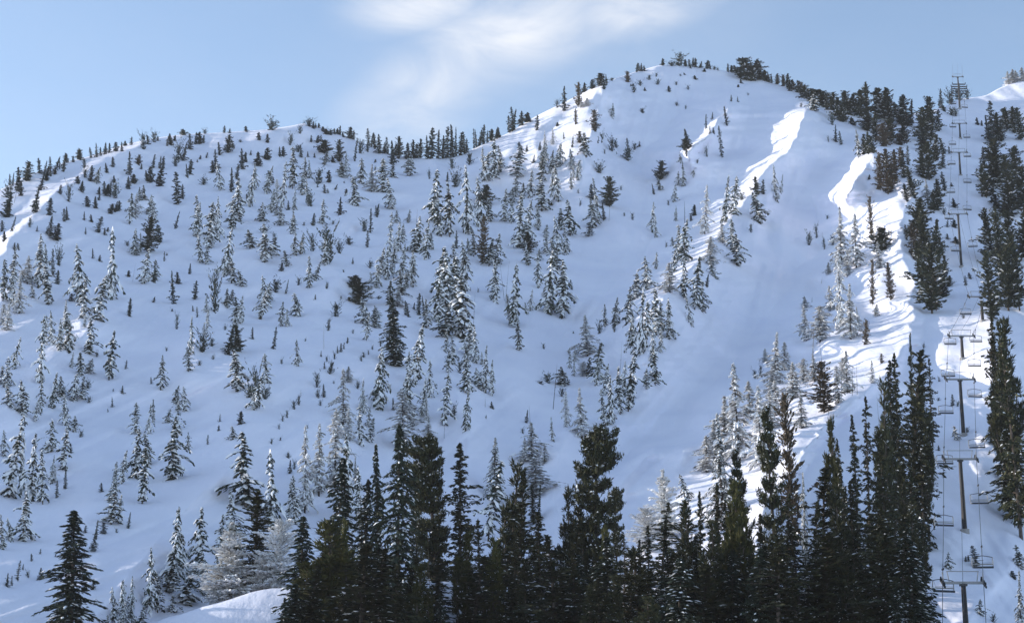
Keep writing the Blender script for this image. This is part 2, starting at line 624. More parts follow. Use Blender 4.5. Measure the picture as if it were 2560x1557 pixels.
LEAF_F = np.array([[0, 1, 2], [0, 2, 3]])
OCT_F = np.array([[0, 2, 4], [2, 1, 4], [1, 3, 4], [3, 0, 4], [2, 0, 5], [1, 2, 5], [3, 1, 5], [0, 3, 5]])


def leaves(fo, rs, c, d, l, w, mi):
    k = len(c)
    d = norm(d)
    upv = norm(np.array([0, 0, 1.0]) + rs.normal(0, 0.45, (k, 3)))
    s = norm(np.cross(d, upv))
    nn = np.cross(s, d)
    l = l[:, None]
    w = w[:, None]
    V = np.stack([c - d * l * .5, c + s * w * .5 - nn * w * .22, c + d * l * .5 - nn * l * .12, c - s * w * .5 - nn * w * .22], 1)
    fo.add(V, LEAF_F, mi)


def pads(fo, rs, c, d, l, w, h, mi):
    k = len(c)
    d = norm(d)
    s = norm(np.cross(d, np.array([0, 0, 1.0]) + rs.normal(0, .15, (k, 3))))
    nn = np.cross(s, d)
    l, w, h = l[:, None], w[:, None], h[:, None]
    j = lambda: 1 + rs.normal(0, .18, (k, 1))
    V = np.stack([c - d * l * j(), c + d * l * j() - nn * h * .6, c + s * w * j() - nn * h * .5, c - s * w * j() - nn * h * .5, c + nn * h * j(), c - nn * h * .35], 1)
    fo.add(V, OCT_F, mi)


def tube(vv, ff, p, r, sides=5):
    """tapered tube through points p with radii r"""
    p = [np.asarray(q, float) for q in p]
    b0 = len(vv)
    for i, q in enumerate(p):
        t = norm((p[min(i + 1, len(p) - 1)] - p[max(i - 1, 0)])[None])[0]
        a = np.array([1.0, 0, 0]) if abs(t[0]) < 0.8 else np.array([0, 1.0, 0])
        s = norm(np.cross(t, a)[None])[0]
        n = np.cross(t, s)
        for k in range(sides):
            an = 2 * math.pi * k / sides
            vv.append(tuple(q + (s * math.cos(an) + n * math.sin(an)) * r[i]))
    for i in range(len(p) - 1):
        for k in range(sides):
            a, b = b0 + i * sides + k, b0 + i * sides + (k + 1) % sides
            ff.append((a, b, b + sides, a + sides))
    ff.append(tuple(b0 + (len(p) - 1) * sides + k for k in range(sides)))


def prof_cone(t, rs=None):
    return np.clip((1 - t) ** 0.85 * (0.35 + 0.65 * np.minimum(1, t / 0.10)), 0.04, 1)


def prof_spire(t):
    return np.clip(0.16 * (1 - t) + 0.92 * (1 - t) ** 1.5, 0.035, 1) * (0.55 + 0.45 * np.minimum(1, t / 0.08))


def prof_full(t):
    return np.clip((1 - t) ** 0.62, 0.05, 1) * (0.5 + 0.5 * np.minimum(1, t / 0.22))


def prof_hang(t):
    """snow-bent crown: pinched at the foot, widest a third up, long taper"""
    return np.clip((0.30 + 0.70 * np.minimum(1, t / 0.30)) * np.clip((1 - t) / 0.75, 0, 1) ** 0.75, 0.06, 1)


def prof_column(t):
    return np.clip(np.sqrt(np.clip(1 - t, 0, 1)) * 0.95, 0.05, 1) * (0.45 + 0.55 * np.minimum(1, t / 0.18))


def prof_round(t):
    return np.clip(np.sin(np.pi * np.clip(t * 0.9 + 0.1, 0, 1)) ** 0.6, 0.08, 1)


def make_conifer(name, seed, H, R, prof, nbr, nleaf, ll, lw, up, droop, snow, psz, mats, bare=0.05, tr=0.016, rime=0.0, limbs=0,
                 gap=0.0, lobes=0.0, jit=0.25, lean=0.0, trunk_mat=None, topkeep=True, snowlow=False):
    rs = np.random.RandomState(seed)
    fo = Foliage()
    tv, tf = [], []
    bend = rs.normal(0, lean, 2) * R
    axis = lambda z: np.stack([bend[0] * (z / H) ** 2, bend[1] * (z / H) ** 2, z], -1)
    n = 7
    zz = np.linspace(0, 1, n)
    tube(tv, tf, [axis(np.array(z * H)) for z in zz], [max(0.02, H * tr * (1 - 0.93 * z)) for z in zz], 6)
    t = (np.arange(nbr) + rs.rand(nbr)) / nbr
    t = bare + (1 - bare) * t ** 1.05
    ph = np.arange(nbr) * 2.39996 + rs.normal(0, .5, nbr)
    tt = (t - bare) / (1 - bare)
    L = R * prof(tt) * (1 + rs.normal(0, jit, nbr)).clip(.35, 1.6)
    # uneven sides: lobes of longer and shorter branches, gaps
    if lobes:
        L = L * (1 + lobes * np.sin(ph * 2 + t * 13 + seed)) * (1 + lobes * np.sin(t * 31 + seed * 2))
    L = np.maximum(L, 0.12 * R * (1 - tt) + 0.03 * R)
    keep = rs.rand(nbr) > gap * np.where(tt > 0.93, 0.2, 1.0)
    t, ph, tt, L = t[keep], ph[keep], tt[keep], L[keep]
    nb = len(t)
    hd = np.stack([np.cos(ph), np.sin(ph), np.zeros(nb)], -1)
    root = axis(t * H)
    u_ = up * (0.5 + tt) + rs.normal(0, .10, nb)
    # leaves
    lf = np.maximum(2, (nleaf * (0.45 + 0.55 * L / R)).astype(int))
    bi = np.repeat(np.arange(nb), lf)
    s = rs.rand(len(bi)) ** 0.75
    c = root[bi] + hd[bi] * (L[bi] * s)[:, None]
    c[:, 2] += u_[bi] * L[bi] * s - droop * L[bi] * s ** 2
    wide = 0.16 * L[bi] * (1 - 0.5 * s) + 0.05
    side = np.stack([-hd[bi][:, 1], hd[bi][:, 0], np.zeros(len(bi))], -1)
    off = rs.normal(0, 1, len(bi))
    c += side * (off * wide)[:, None]
    c[:, 2] += rs.normal(0, 0.10, len(bi)) * ll - np.abs(off) * 0.05 * ll
    dd = hd[bi] + side * (0.55 * np.sign(off))[:, None] + rs.normal(0, .25, (len(bi), 3))
    dd[:, 2] += u_[bi] - 2 * droop * s
    szv = (0.75 + 0.5 * rs.rand(len(bi))) * (0.75 + 0.35 * (1 - tt[bi]))
    mi = (rs.rand(len(bi)) < rime).astype(int) * 2
    leaves(fo, rs, c, dd, ll * szv, lw * szv, mi)
    # leader
    k = 8
    zc = np.linspace(H * 0.94, H * 1.0, k)
    leaves(fo, rs, axis(zc), np.array([0, 0, 1.0]) + rs.normal(0, .35, (k, 3)), np.full(k, ll * .8), np.full(k, lw * .6), np.zeros(k, int) + (2 if rime > .5 else 0))
    # snow pads
    if snow > 0:
        npd = rs.poisson(snow * (0.4 + L / R))
        bi = np.repeat(np.arange(nb), npd)
        if len(bi):
            s = 0.25 + 0.72 * rs.rand(len(bi)) ** 0.7
            if snowlow:
                kk = rs.rand(len(bi)) < (1.15 - tt[bi])
                bi, s = bi[kk], s[kk]
            c = root[bi] + hd[bi] * (L[bi] * s)[:, None]
            c[:, 2] += u_[bi] * L[bi] * s - droop * L[bi] * s ** 2 + 0.10 * ll
            side = np.stack([-hd[bi][:, 1], hd[bi][:, 0], np.zeros(len(bi))], -1)
            c += side * (rs.normal(0, .12, len(bi)) * L[bi])[:, None]
            dd = hd[bi].copy()
            dd[:, 2] += u_[bi] - 2 * droop * s
            q = psz * (0.6 + 0.8 * rs.rand(len(bi))) * (0.6 + 0.55 * (1 - tt[bi]))
            pads(fo, rs, c, dd, q * 1.2, q * 0.5, q * 0.32, np.ones(len(bi), int))
    if limbs:
        for i in rs.choice(nb, min(limbs, nb), replace=False):
            p = [root[i] + hd[i] * L[i] * a + np.array([0, 0, u_[i] * L[i] * a - droop * L[i] * a * a]) for a in (0, .45, .9)]
            tube(tv, tf, p, [H * tr * .28, H * tr * .2, H * tr * .08], 3)
    crown = fo.mesh(name + '_crown', mats)
    trunk = mesh_from(name + '_trunk', tv, tf, [trunk_mat or M_BARK])
    return dict(H=H, R=R, crown=crown, trunk=trunk)


def make_pine(name, seed, H, R, mats, leaders=6, tufts=26, nn=7, tl=0.75, tw=0.17, snow=0.25, psz=0.3, open_=0.0, low=0.12):
    """upswept, many-stemmed pine: brush-like tufts at the ends of rising boughs"""
    rs = np.random.RandomState(seed)
    fo = Foliage()
    tv, tf = [], []
    tube(tv, tf, [(0, 0, 0), (0.05 * R, 0, H * .35), (0, 0.06 * R, H * .7), (0, 0, H * .97)], [H * .019, H * .015, H * .009, H * .003], 6)
    stems = [(np.array([0, 0.0]), low, 1.0, 0.0)]
    for i in range(leaders):
        a = i * 2.4 + rs.rand() * .8
        r = R * (0.25 + 0.62 * rs.rand())
        top = 1 - 0.38 * (r / R) ** 1.3 - 0.28 * rs.rand()
        st = max(low, 0.03 + 0.36 * rs.rand())
        stems.append((np.array([math.cos(a), math.sin(a)]) * r, st, max(top, st + .22), 1.0))
    C, DV = [], []
    for xy, z0, z1, isl in stems:
        pts = []
        for q in np.linspace(0, 1, 5):
            e = min(1.0, q * 2.2) ** 0.7
            pts.append(np.array([xy[0] * (0.12 + 0.88 * e), xy[1] * (0.12 + 0.88 * e), H * (z0 + (z1 - z0) * q)]))
        if isl:
            tube(tv, tf, pts, [H * .009, H * .008, H * .006, H * .004, H * .002], 4)
        nt_ = int(tufts * (z1 - z0) * (1.5 if not isl else 1.0) * 1.6)
        for k in range(nt_):
            q = rs.rand() ** 0.8
            i = min(3, int(q * 4))
            p = pts[i] + (pts[i + 1] - pts[i]) * (q * 4 - i)
            a = rs.rand() * 6.283
            lr = R * (0.42 if not isl else 0.30) * (0.35 + 0.9 * rs.rand()) * (1 - 0.55 * q)
            o = np.array([math.cos(a) * lr, math.sin(a) * lr, lr * (0.25 + 0.55 * rs.rand())])
            if open_ and rs.rand() < open_:
                continue
            C.append(p + o)
            dv = np.array([math.cos(a) * .55, math.sin(a) * .55, 0.75 + .4 * rs.rand()])
            DV.append(dv)
            if rs.rand() < .35:
                tube(tv, tf, [p, p + o], [H * .004, H * .002], 3)
    for xy, z0, z1, isl in stems:            # brush at the tip of every leader
        for q in range(7):
            a = rs.rand() * 6.283
            C.append(np.array([xy[0] + math.cos(a) * .16 * R * rs.rand(), xy[1] + math.sin(a) * .16 * R * rs.rand(), H * z1 - .22 * q]))
            DV.append(np.array([math.cos(a) * .35, math.sin(a) * .35, 1.0]))
    C, DV = np.array(C), norm(np.array(DV))
    k = len(C)
    bi = np.repeat(np.arange(k), nn)
    d = DV[bi] + rs.normal(0, .42, (len(bi), 3))
    d = norm(d)
    l = tl * (0.7 + .6 * rs.rand(len(bi)))
    c = C[bi] + d * (l * .42)[:, None] + rs.normal(0, .10 * tl, (len(bi), 3))
    leaves(fo, rs, c, d, l, tw * (0.8 + .5 * rs.rand(len(bi))), np.zeros(len(bi), int))
    ns = int(k * snow)
    if ns:
        i = rs.choice(k, ns, replace=False)
        q = psz * (.6 + .8 * rs.rand(ns))
        pads(fo, rs, C[i] + DV[i] * tl * .25 + np.array([0, 0, .08]), DV[i] * np.array([1, 1, .35]), q, q * .6, q * .4, np.ones(ns, int))
    return dict(H=H, R=R, crown=fo.mesh(name + '_crown', mats), trunk=mesh_from(name + '_trunk', tv, tf, [M_BARK]))


def make_tiered(name, seed, H, R, mats, tiers, nn=60, tl=0.7, tw=0.2, side=0.0, snow=0.2, trunk_mat=None):
    """old wind-shaped tree: a bare dark stem with flat plates of foliage; tiers = (height, reach, bearing or None)"""
    rs = np.random.RandomState(seed)
    fo = Foliage()
    tv, tf = [], []
    tube(tv, tf, [(0, 0, 0), (.02 * R, 0, H * .4), (-.03 * R, 0, H * .75), (0, 0, H * .985)], [H * .02, H * .016, H * .010, H * .003], 6)
    C, DV = [], []
    for (th, reach, bearing) in tiers:
        nb = 6 if bearing is None else 3
        for b in range(nb):
            a = (b / nb * 6.283 + rs.rand()) if bearing is None else math.radians(bearing) + rs.normal(0, .45)
            L = R * reach * (.7 + .5 * rs.rand())
            z0 = H * th + rs.normal(0, .012) * H
            lift_ = rs.normal(.12, .12)
            p = [np.array([math.cos(a) * L * s, math.sin(a) * L * s, z0 + lift_ * L * s + .16 * L * s * s]) for s in (0, .35, .7, 1.0)]
            tube(tv, tf, p, [H * .007, H * .0055, H * .004, H * .0015], 4)
            n_ = int(nn * (.4 + reach))
            s = .22 + .80 * rs.rand(n_) ** .8
            c = np.stack([math.cos(a) * L * s, math.sin(a) * L * s, z0 + lift_ * L * s + .16 * L * s * s], -1)
            sd = np.array([-math.sin(a), math.cos(a), 0])
            c += sd * (rs.normal(0, .17, n_) * L)[:, None]
            c[:, 2] += rs.normal(.05, .18, n_) * tl + .02 * H * rs.rand(n_)
            C.append(c)
            d = np.array([math.cos(a) * .7, math.sin(a) * .7, .6]) + rs.normal(0, .45, (n_, 3))
            DV.append(d)
    C, DV = np.concatenate(C), norm(np.concatenate(DV))
    for rep in range(2):
        leaves(fo, rs, C + rs.normal(0, .2 * tl, C.shape), DV + rs.normal(0, .3, DV.shape), tl * (.7 + .6 * rs.rand(len(C))), tw * (.8 + .5 * rs.rand(len(C))), np.zeros(len(C), int))
    ns = int(len(C) * snow * .35)
    if ns:
        i = rs.choice(len(C), ns, replace=False)
        q = .26 * (.6 + .8 * rs.rand(ns))
        pads(fo, rs, C[i] + np.array([0, 0, .22]), DV[i] * np.array([1, 1, .2]), q, q * .7, q * .4, np.ones(ns, int))
    return dict(H=H, R=R, crown=fo.mesh(name + '_crown', mats), trunk=mesh_from(name + '_trunk', tv, tf, [trunk_mat or M_DARKWOOD]))


def make_snag(name, seed, H, R, mat, nst=16, snow=0.3):
    rs = np.random.RandomState(seed)
    tv, tf = [], []
    bx = rs.normal(0, .15) * R
    tube(tv, tf, [(0, 0, 0), (bx * .3, 0, H * .4), (bx * .7, 0, H * .75), (bx, 0, H)], [H * .017, H * .013, H * .008, H * .002], 6)
    fo = Foliage()
    C, DD = [], []
    bv, bf = [], []
    for i in range(nst):
        z = H * (.15 + .8 * rs.rand())
        a = rs.rand() * 6.283
        L = R * (.3 + .7 * rs.rand()) * (1.1 - z / H)
        e = np.array([math.cos(a) * L, math.sin(a) * L, L * rs.normal(.05, .3)])
        p = np.array([bx * z / H, 0, z])
        tube(bv, bf, [p, p + e * .6, p + e], [H * .005, H * .0035, H * .001], 3)
        C.append(p + e * .5)
        DD.append(e)
    C, DD = np.array(C), np.array(DD)
    b = mesh_from(name + '_branches', bv, bf, [mat])
    return dict(H=H, R=R, crown=b, trunk=mesh_from(name + '_trunk', tv, tf, [mat]))


FIRM = [M_NEEDLE, M_PAD, M_RIME]
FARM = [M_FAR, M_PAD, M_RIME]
PROTO = {}
# slope firs heavy with snow
PROTO['s'] = [make_conifer('snowy_fir', 10 + i, 14, (2.1, 2.0, 2.3, 2.2, 2.0, 2.4, 2.1, 2.2, 2.0, 2.3)[i], (prof_hang, prof_hang, prof_column, prof_hang, prof_full)[i % 5], 100, 18, 0.85, 0.42, (.15, .2, .25, .1, .2)[i % 5], (0.6, .5, .45, .65, .55)[i % 5],
                           (2.6, 1.8, 3.1, 2.2, 1.6, 2.8, 3.6, 2.0, 2.4, 3.2)[i], 0.70, FIRM, bare=(.03, .1, .05, .03, .08, .03, .06, .12, .02, .05)[i], gap=.12, lobes=.42, jit=.45, lean=.35) for i in range(10)]
# small dark firs of the ridges, little snow
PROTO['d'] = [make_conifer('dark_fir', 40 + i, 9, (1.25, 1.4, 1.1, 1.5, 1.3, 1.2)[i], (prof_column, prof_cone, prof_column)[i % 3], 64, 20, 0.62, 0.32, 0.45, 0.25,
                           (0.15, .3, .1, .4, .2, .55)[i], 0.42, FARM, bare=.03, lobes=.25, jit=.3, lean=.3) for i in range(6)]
# bushy clumps
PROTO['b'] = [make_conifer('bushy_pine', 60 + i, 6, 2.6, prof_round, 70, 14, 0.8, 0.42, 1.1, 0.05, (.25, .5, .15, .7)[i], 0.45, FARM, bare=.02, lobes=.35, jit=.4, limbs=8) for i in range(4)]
# far pines: dense, dark, blunt tops
PROTO['p'] = [make_conifer('far_pine', 80 + i, 13, 2.4, (prof_column, prof_full)[i % 2], 130, 34, 0.72, 0.32, 0.75, 0.2, (.5, .9, .7, 1.3)[i], 0.5, [M_FARPINE, M_PAD, M_RIME], bare=.08, lobes=.32, jit=.35, limbs=10, snowlow=True) for i in range(4)]
PROTO['w'] = [make_conifer('brownish_pine', 90 + i, 13, 2.4, prof_column, 120, 30, 0.68, 0.30, 0.8, 0.2, .35, 0.45, [M_BROWN, M_PAD, M_RIME], bare=.06, lobes=.3, jit=.35, limbs=10) for i in range(3)]
# rime-white firs with the stem showing
PROTO['f'] = [make_conifer('frosted_fir', 100 + i, 16, 2.6, (prof_cone, prof_spire, prof_column, prof_cone)[i], 110, 32, 0.72, 0.30, 0.12, 0.5, 2.6, 0.48,
                           [M_HOAR, M_PAD, M_RIME], bare=.08, rime=.72, limbs=46, gap=.16, lobes=.3, jit=.4, trunk_mat=M_DARKWOOD, tr=.014) for i in range(4)]
PROTO['g'] = [make_snag('dead_tree', 120 + i, 12, 1.6, (M_DARKWOOD, M_GREYWOOD, M_DARKWOOD)[i], 18) for i in range(3)]
# foreground trees, finer
PROTO['H'] = [make_conifer('tall_fir', 140 + i, 26, 3.6, (prof_full, prof_cone, prof_full, prof_column)[i], 270, 64, 0.72, 0.26, 0.20, 0.42, (1.1, .9, 1.7, .7)[i], 0.42,
                           FIRM, bare=.02, lobes=.22, jit=.3, gap=.06, limbs=60, lean=.1) for i in range(4)]
PROTO['P'] = [make_conifer('pine_tree', 260 + i, 23, 3.0, (prof_full, prof_cone, prof_column, prof_full, prof_cone, prof_full)[i], (200, 170, 210, 160, 190, 180)[i], 36, .85, .28, (.35, .5, .6, .3, .25, .45)[i], .3,
                           (.35, .9, .2, .5, 1.1, .3)[i], .30, [M_PINE, M_PAD, M_RIME], bare=(.03, .08, .03, .1, .04, .06)[i], lobes=.36, jit=.45, gap=(.12, .2, .1, .25, .15, .2)[i], limbs=70, lean=.25) for i in range(6)] + \
             [make_pine('pine_tree', 160 + i, 22, 3.0, [M_PINE, M_PAD], leaders=(9, 8)[i], tufts=(58, 52)[i], nn=10, tl=.95, tw=.19, snow=(.08, .22)[i], psz=.36, low=.03) for i in range(2)]
PROTO['O'] = [make_pine('olive_pine', 180 + i, 16, 2.4, [M_OLIVE, M_PAD], leaders=(6, 8, 7)[i], tufts=56, nn=11, tl=.8, tw=.18, snow=.10, psz=.28, low=.03) for i in range(3)]
PROTO['S'] = [make_tiered('sparse_pine', 200, 24, 5.0, [M_PINE, M_PAD],
                          [(.985, .16, None), (.95, .38, None), (.91, .62, None), (.87, .70, None), (.83, .72, None), (.79, .55, None), (.755, .95, 180), (.70, .60, None), (.655, .66, 180), (.62, .6, None), (.55, .5, None), (.5, .62, None), (.44, .55, None), (.38, .6, None), (.3, .5, None), (.22, .5, None), (.15, .4, None)], nn=95),
              make_tiered('sparse_pine', 201, 24, 4.2, [M_PINE, M_PAD],
                          [(.98, .12, None), (.93, .22, None), (.87, .35, None), (.80, .5, None), (.74, .42, None), (.66, .6, None), (.58, .55, None), (.5, .7, None), (.42, .65, None), (.33, .75, None), (.25, .6, None), (.16, .5, None)], nn=70),
              make_tiered('sparse_pine', 202, 24, 5.0, [M_PINE, M_PAD],
                          [(.98, .3, None), (.94, .62, 180), (.92, .4, None), (.88, .85, 180), (.85, .45, None), (.80, .95, 185), (.77, .5, None), (.72, .8, 175), (.70, .5, None), (.64, .85, 180), (.62, .5, None), (.54, .55, None), (.46, .6, None), (.4, .55, None), (.3, .5, None), (.2, .5, None)], nn=105, snow=.1)]
PROTO['F'] = [make_conifer('frosted_pine', 220 + i, 14, 4.4, (prof_round, prof_cone)[i], 170, 64, 0.7, 0.34, 0.55, 0.25, 5.0, 0.42,
                           [M_HOAR, M_PAD, M_RIME], bare=.05, rime=.95, limbs=70, lobes=.3, jit=.35) for i in range(2)]
PROTO['W'] = [make_conifer('frosted_fir', 230 + i, 22, 3.8, (prof_cone, prof_spire)[i], 180, 34, 0.75, 0.26, 0.05, 0.55, 2.6, 0.44,
                           FIRM, bare=.06, rime=.45, limbs=80, lobes=.2, jit=.3, gap=.1) for i in range(2)]

# ---------------------------------------------------------------- where the trees stand
# survey sheets: origin in photograph pixels, then x, foot, top, width (sheet units, 2.828 to a pixel), kind
S8 = 2.828
SHEETS = []


def sheet(ox, oy, text):
    SHEETS.append((ox, oy, text))


sheet(0, 250, '''
70 600 520 18 d;88 605 510 18 d;125 645 475 40 d;185 575 428 60 p;100 728 600 18 g;150 678 580 40 d;285 640 520 34 d;280 520 410 30 d;308 530 425 22 d
325 570 470 36 d;355 540 395 26 d;382 525 395 34 d;420 490 425 14 d;445 510 370 30 p;470 445 380 30 d;518 440 395 18 d;555 420 335 38 p;572 425 370 20 d;645 410 335 22 d;683 405 303 24 d
712 395 335 20 d;743 385 300 30 d;773 375 305 20 d;818 365 298 36 d;860 365 300 24 d;885 325 288 26 d;927 318 262 20 d;243 800 580 42 d;45 830 640 56 d;50 690 620 70 b
15 930 850 30 d;82 930 820 22 d;345 815 690 40 d;345 960 820 44 d;395 990 875 54 d;455 860 770 30 d;472 850 745 24 d;485 720 620 40 b;425 665 600 24 d;575 650 570 36 d
548 590 540 30 d;600 550 500 36 b;638 575 465 34 d;680 590 475 46 s;597 480 415 28 d;755 515 445 26 d;800 475 400 22 d;807 585 530 24 d;700 670 610 20 d;697 710 670 20 d
620 755 680 40 d;672 765 685 34 d;735 665 575 26 d;758 680 590 50 d;772 660 575 22 d;812 695 610 60 b;780 805 730 40 d;815 790 715 30 d;837 780 710 28 d;595 850 785 16 d
650 865 810 22 d;690 935 825 46 d;605 950 900 14 d;915 530 360 36 d;945 590 520 38 d;907 630 540 34 d;978 460 385 40 w;998 490 450 14 d;1015 350 250 50 b;1045 315 250 22 d
1090 300 240 46 b;1115 290 255 20 d;1180 325 250 20 d;1208 320 235 36 d;1235 290 250 20 d;1298 245 200 36 p;1345 350 240 34 d;1385 315 225 26 d;1410 310 225 34 d;1437 305 245 20 d
1450 240 215 30 b;1585 225 175 20 d;1622 235 200 18 d;1740 225 185 22 d;1265 430 330 50 b;1295 430 300 34 d;1240 470 405 44 b;1080 480 380 22 d;1128 485 395 22 d;1150 490 395 22 d
1060 585 470 50 d;1040 570 500 30 d;1125 610 490 54 d;1325 550 450 20 d;1342 525 415 30 d;1255 740 510 56 d;1290 700 590 28 d;985 715 610 28 s;1018 710 605 44 s;915 880 665 50 s
1440 600 560 50 b;1395 440 420 12 d;1412 420 390 14 d;1458 410 370 16 d;1505 515 430 36 d;1530 490 345 34 d;1553 390 300 24 d;1612 375 240 48 p;1640 340 280 24 d;1562 640 455 44 s
1635 650 475 34 d;1672 560 455 26 d;1712 490 340 40 d;1735 440 365 26 d;1770 390 350 14 d;1690 860 575 90 s;1760 755 490 50 s;1800 635 460 40 s;1405 890 690 50 s;1415 1150 950 52 s
1470 1050 730 90 s;1545 990 700 50 s;1512 980 750 44 s;1585 1240 920 80 s;1770 1050 930 80 s;945 1095 905 50 s;990 1080 940 34 s;1095 850 685 50 s;1050 1080 820 90 p;1125 1010 880 50 d
1010 1300 1060 80 s;935 1285 1140 12 g;908 1250 1205 24 d;1237 910 775 20 d;1160 1140 1070 12 d;1085 1290 1190 30 d;655 1120 1050 14 d;703 1140 1095 24 d;900 1030 1005 30 b;270 1330 975 80 s
320 1200 1030 50 s;375 1250 1050 30 d;345 1450 1180 80 s;415 1170 1070 46 b;565 1430 1045 94 s;785 1410 930 92 s;690 1555 1255 100 s;85 1310 1065 70 s;20 1420 1135 70 s;135 1510 1260 70 f;232 1400 1300 34 s
100 1060 1010 20 d;130 1060 1010 20 d;1230 1440 1215 40 d;1262 1300 1215 34 d;1340 1230 1150 20 d;1375 1410 1280 32 d;1520 1505 1280 70 b;1605 1470 1340 60 s;1665 1570 1400 60 s;1715 1320 1205 50 s;915 1530 1400 28 d
1085 1430 1390 22 d;505 1420 1370 36 d;30 1000 930 36 d;160 1230 1210 20 d;405 1300 1200 30 d;1180 1100 1080 10 d;740 955 900 20 d;760 930 900 20 d;260 930 890 14 d;210 900 840 30 b;1750 700 660 14 d;1655 345 322 18 b;1700 300 285 24 b
''')
sheet(640, 200, '''
108 355 295 76 b;20 425 370 24 d;80 445 380 26 d;375 330 290 60 b;405 345 290 20 d;420 335 305 16 d;443 340 305 16 d;475 365 330 26 d;500 385 350 40 d;528 390 355 40 b;555 385 340 16 d;573 385 335 24 d
592 385 318 18 d;617 405 370 16 d;660 415 330 46 p;690 420 350 20 d;697 575 400 16 d;735 520 440 50 b;795 460 338 30 d;815 460 370 20 d;838 460 345 30 d;872 520 385 44 d;905 520 440 24 d;930 525 405 28 d
965 600 425 44 d;1010 560 390 50 p;985 500 420 30 d;1070 560 445 50 d;1110 550 420 36 d;1135 545 440 40 d;1160 540 395 40 p;1215 540 375 36 d;1240 545 320 50 d;1290 545 345 40 d;1320 540 370 30 d;1348 545 300 44 d
1378 540 370 30 d;1395 535 290 36 d;1412 530 320 24 d;1445 525 360 34 d;1470 510 345 36 d;1487 500 385 26 d;1542 475 330 16 d;1560 470 345 22 d;1580 465 340 24 d;1607 450 305 34 d;1635 440 350 18 d;1665 425 330 36 d;1700 405 330 24 d;1720 390 310 26 d
1792 365 240 30 d;1810 350 185 34 d;78 565 480 44 d;170 545 470 22 d;190 540 470 26 d;295 510 470 40 b;320 550 460 26 d;390 440 385 18 d;435 445 390 24 d;458 430 390 16 d;240 460 395 34 b;310 380 335 30 b
480 520 420 76 p;482 600 510 50 s;590 580 420 56 p;605 690 575 70 s;545 585 540 30 d;635 640 520 40 s;72 805 615 50 s;15 610 505 50 d;258 770 480 70 s;350 700 555 40 s;515 725 640 30 d;440 735 645 64 b
122 730 680 14 d;367 545 505 14 d;415 550 515 12 d;180 905 590 46 s;180 1030 900 60 s;110 940 780 50 s;270 920 770 30 s;370 890 700 28 s;388 895 815 40 b;487 800 740 26 d;510 800 770 14 d;560 775 735 16 d;635 805 770 22 d
740 735 555 60 s;708 890 700 90 s;900 795 570 90 s;957 915 700 76 s;965 690 600 50 s;1080 680 530 76 s;790 510 470 30 b;1265 1010 665 110 s;1370 1110 720 80 s;1495 1090 650 92 s;1410 760 670 70 b;1610 890 730 90 p
1650 1000 840 80 s;1600 1300 950 84 w;1610 695 480 36 s;1690 690 420 80 s;1745 620 470 40 s;1385 625 565 36 b;1510 600 530 50 b;595 955 830 36 d;470 1020 850 50 s;402 1030 940 24 d;850 960 870 26 d;808 1080 910 20 d
765 1070 1000 50 b;785 1185 1060 24 d;245 1090 960 40 s;275 1240 1080 50 s;272 1070 980 36 s;60 1290 1030 90 s;40 1000 870 66 s;228 920 845 20 d;520 1290 1090 110 b;490 1310 1120 56 s;590 1225 1160 50 b;405 1210 1110 46 b
658 1165 1120 54 b;683 1300 1255 14 d;215 1320 1210 50 s;180 1350 1290 30 d;380 1470 1260 50 s;940 1250 950 46 s;1000 1210 1010 56 s;990 1010 925 36 s;1040 1150 1020 40 s;1130 1220 960 100 s;1195 1270 1010 60 s;1240 1200 1080 40 s
915 1410 1200 56 s;845 1450 1190 60 s;805 1330 1290 40 b;700 1485 1380 100 p;1035 1400 1170 60 s;1095 1420 1230 60 s;1020 1520 1370 80 s;1310 1560 1200 110 s;1480 1490 1165 76 s;1400 1380 1170 80 s;1415 1190 1060 26 d;1755 1000 780 56 s
1700 1310 1090 76 s;1540 1250 1100 50 s;1690 1500 1330 76 s;1757 1560 1260 18 g;1130 1060 900 20 g;1075 1010 920 30 s;1350 720 650 16 d;1225 700 650 20 b;60 1080 1050 60 b;130 1110 1090 24 b;340 1030 1010 18 b;545 1020 1000 20 b
840 585 560 14 d;840 640 620 16 b;625 730 720 12 b;1565 720 705 18 b;435 760 740 14 b;1240 1120 1080 20 d;700 1520 1470 60 s;855 970 880 18 d;620 1360 1345 14 b;500 1475 1440 18 b;300 1450 1410 30 b
''')
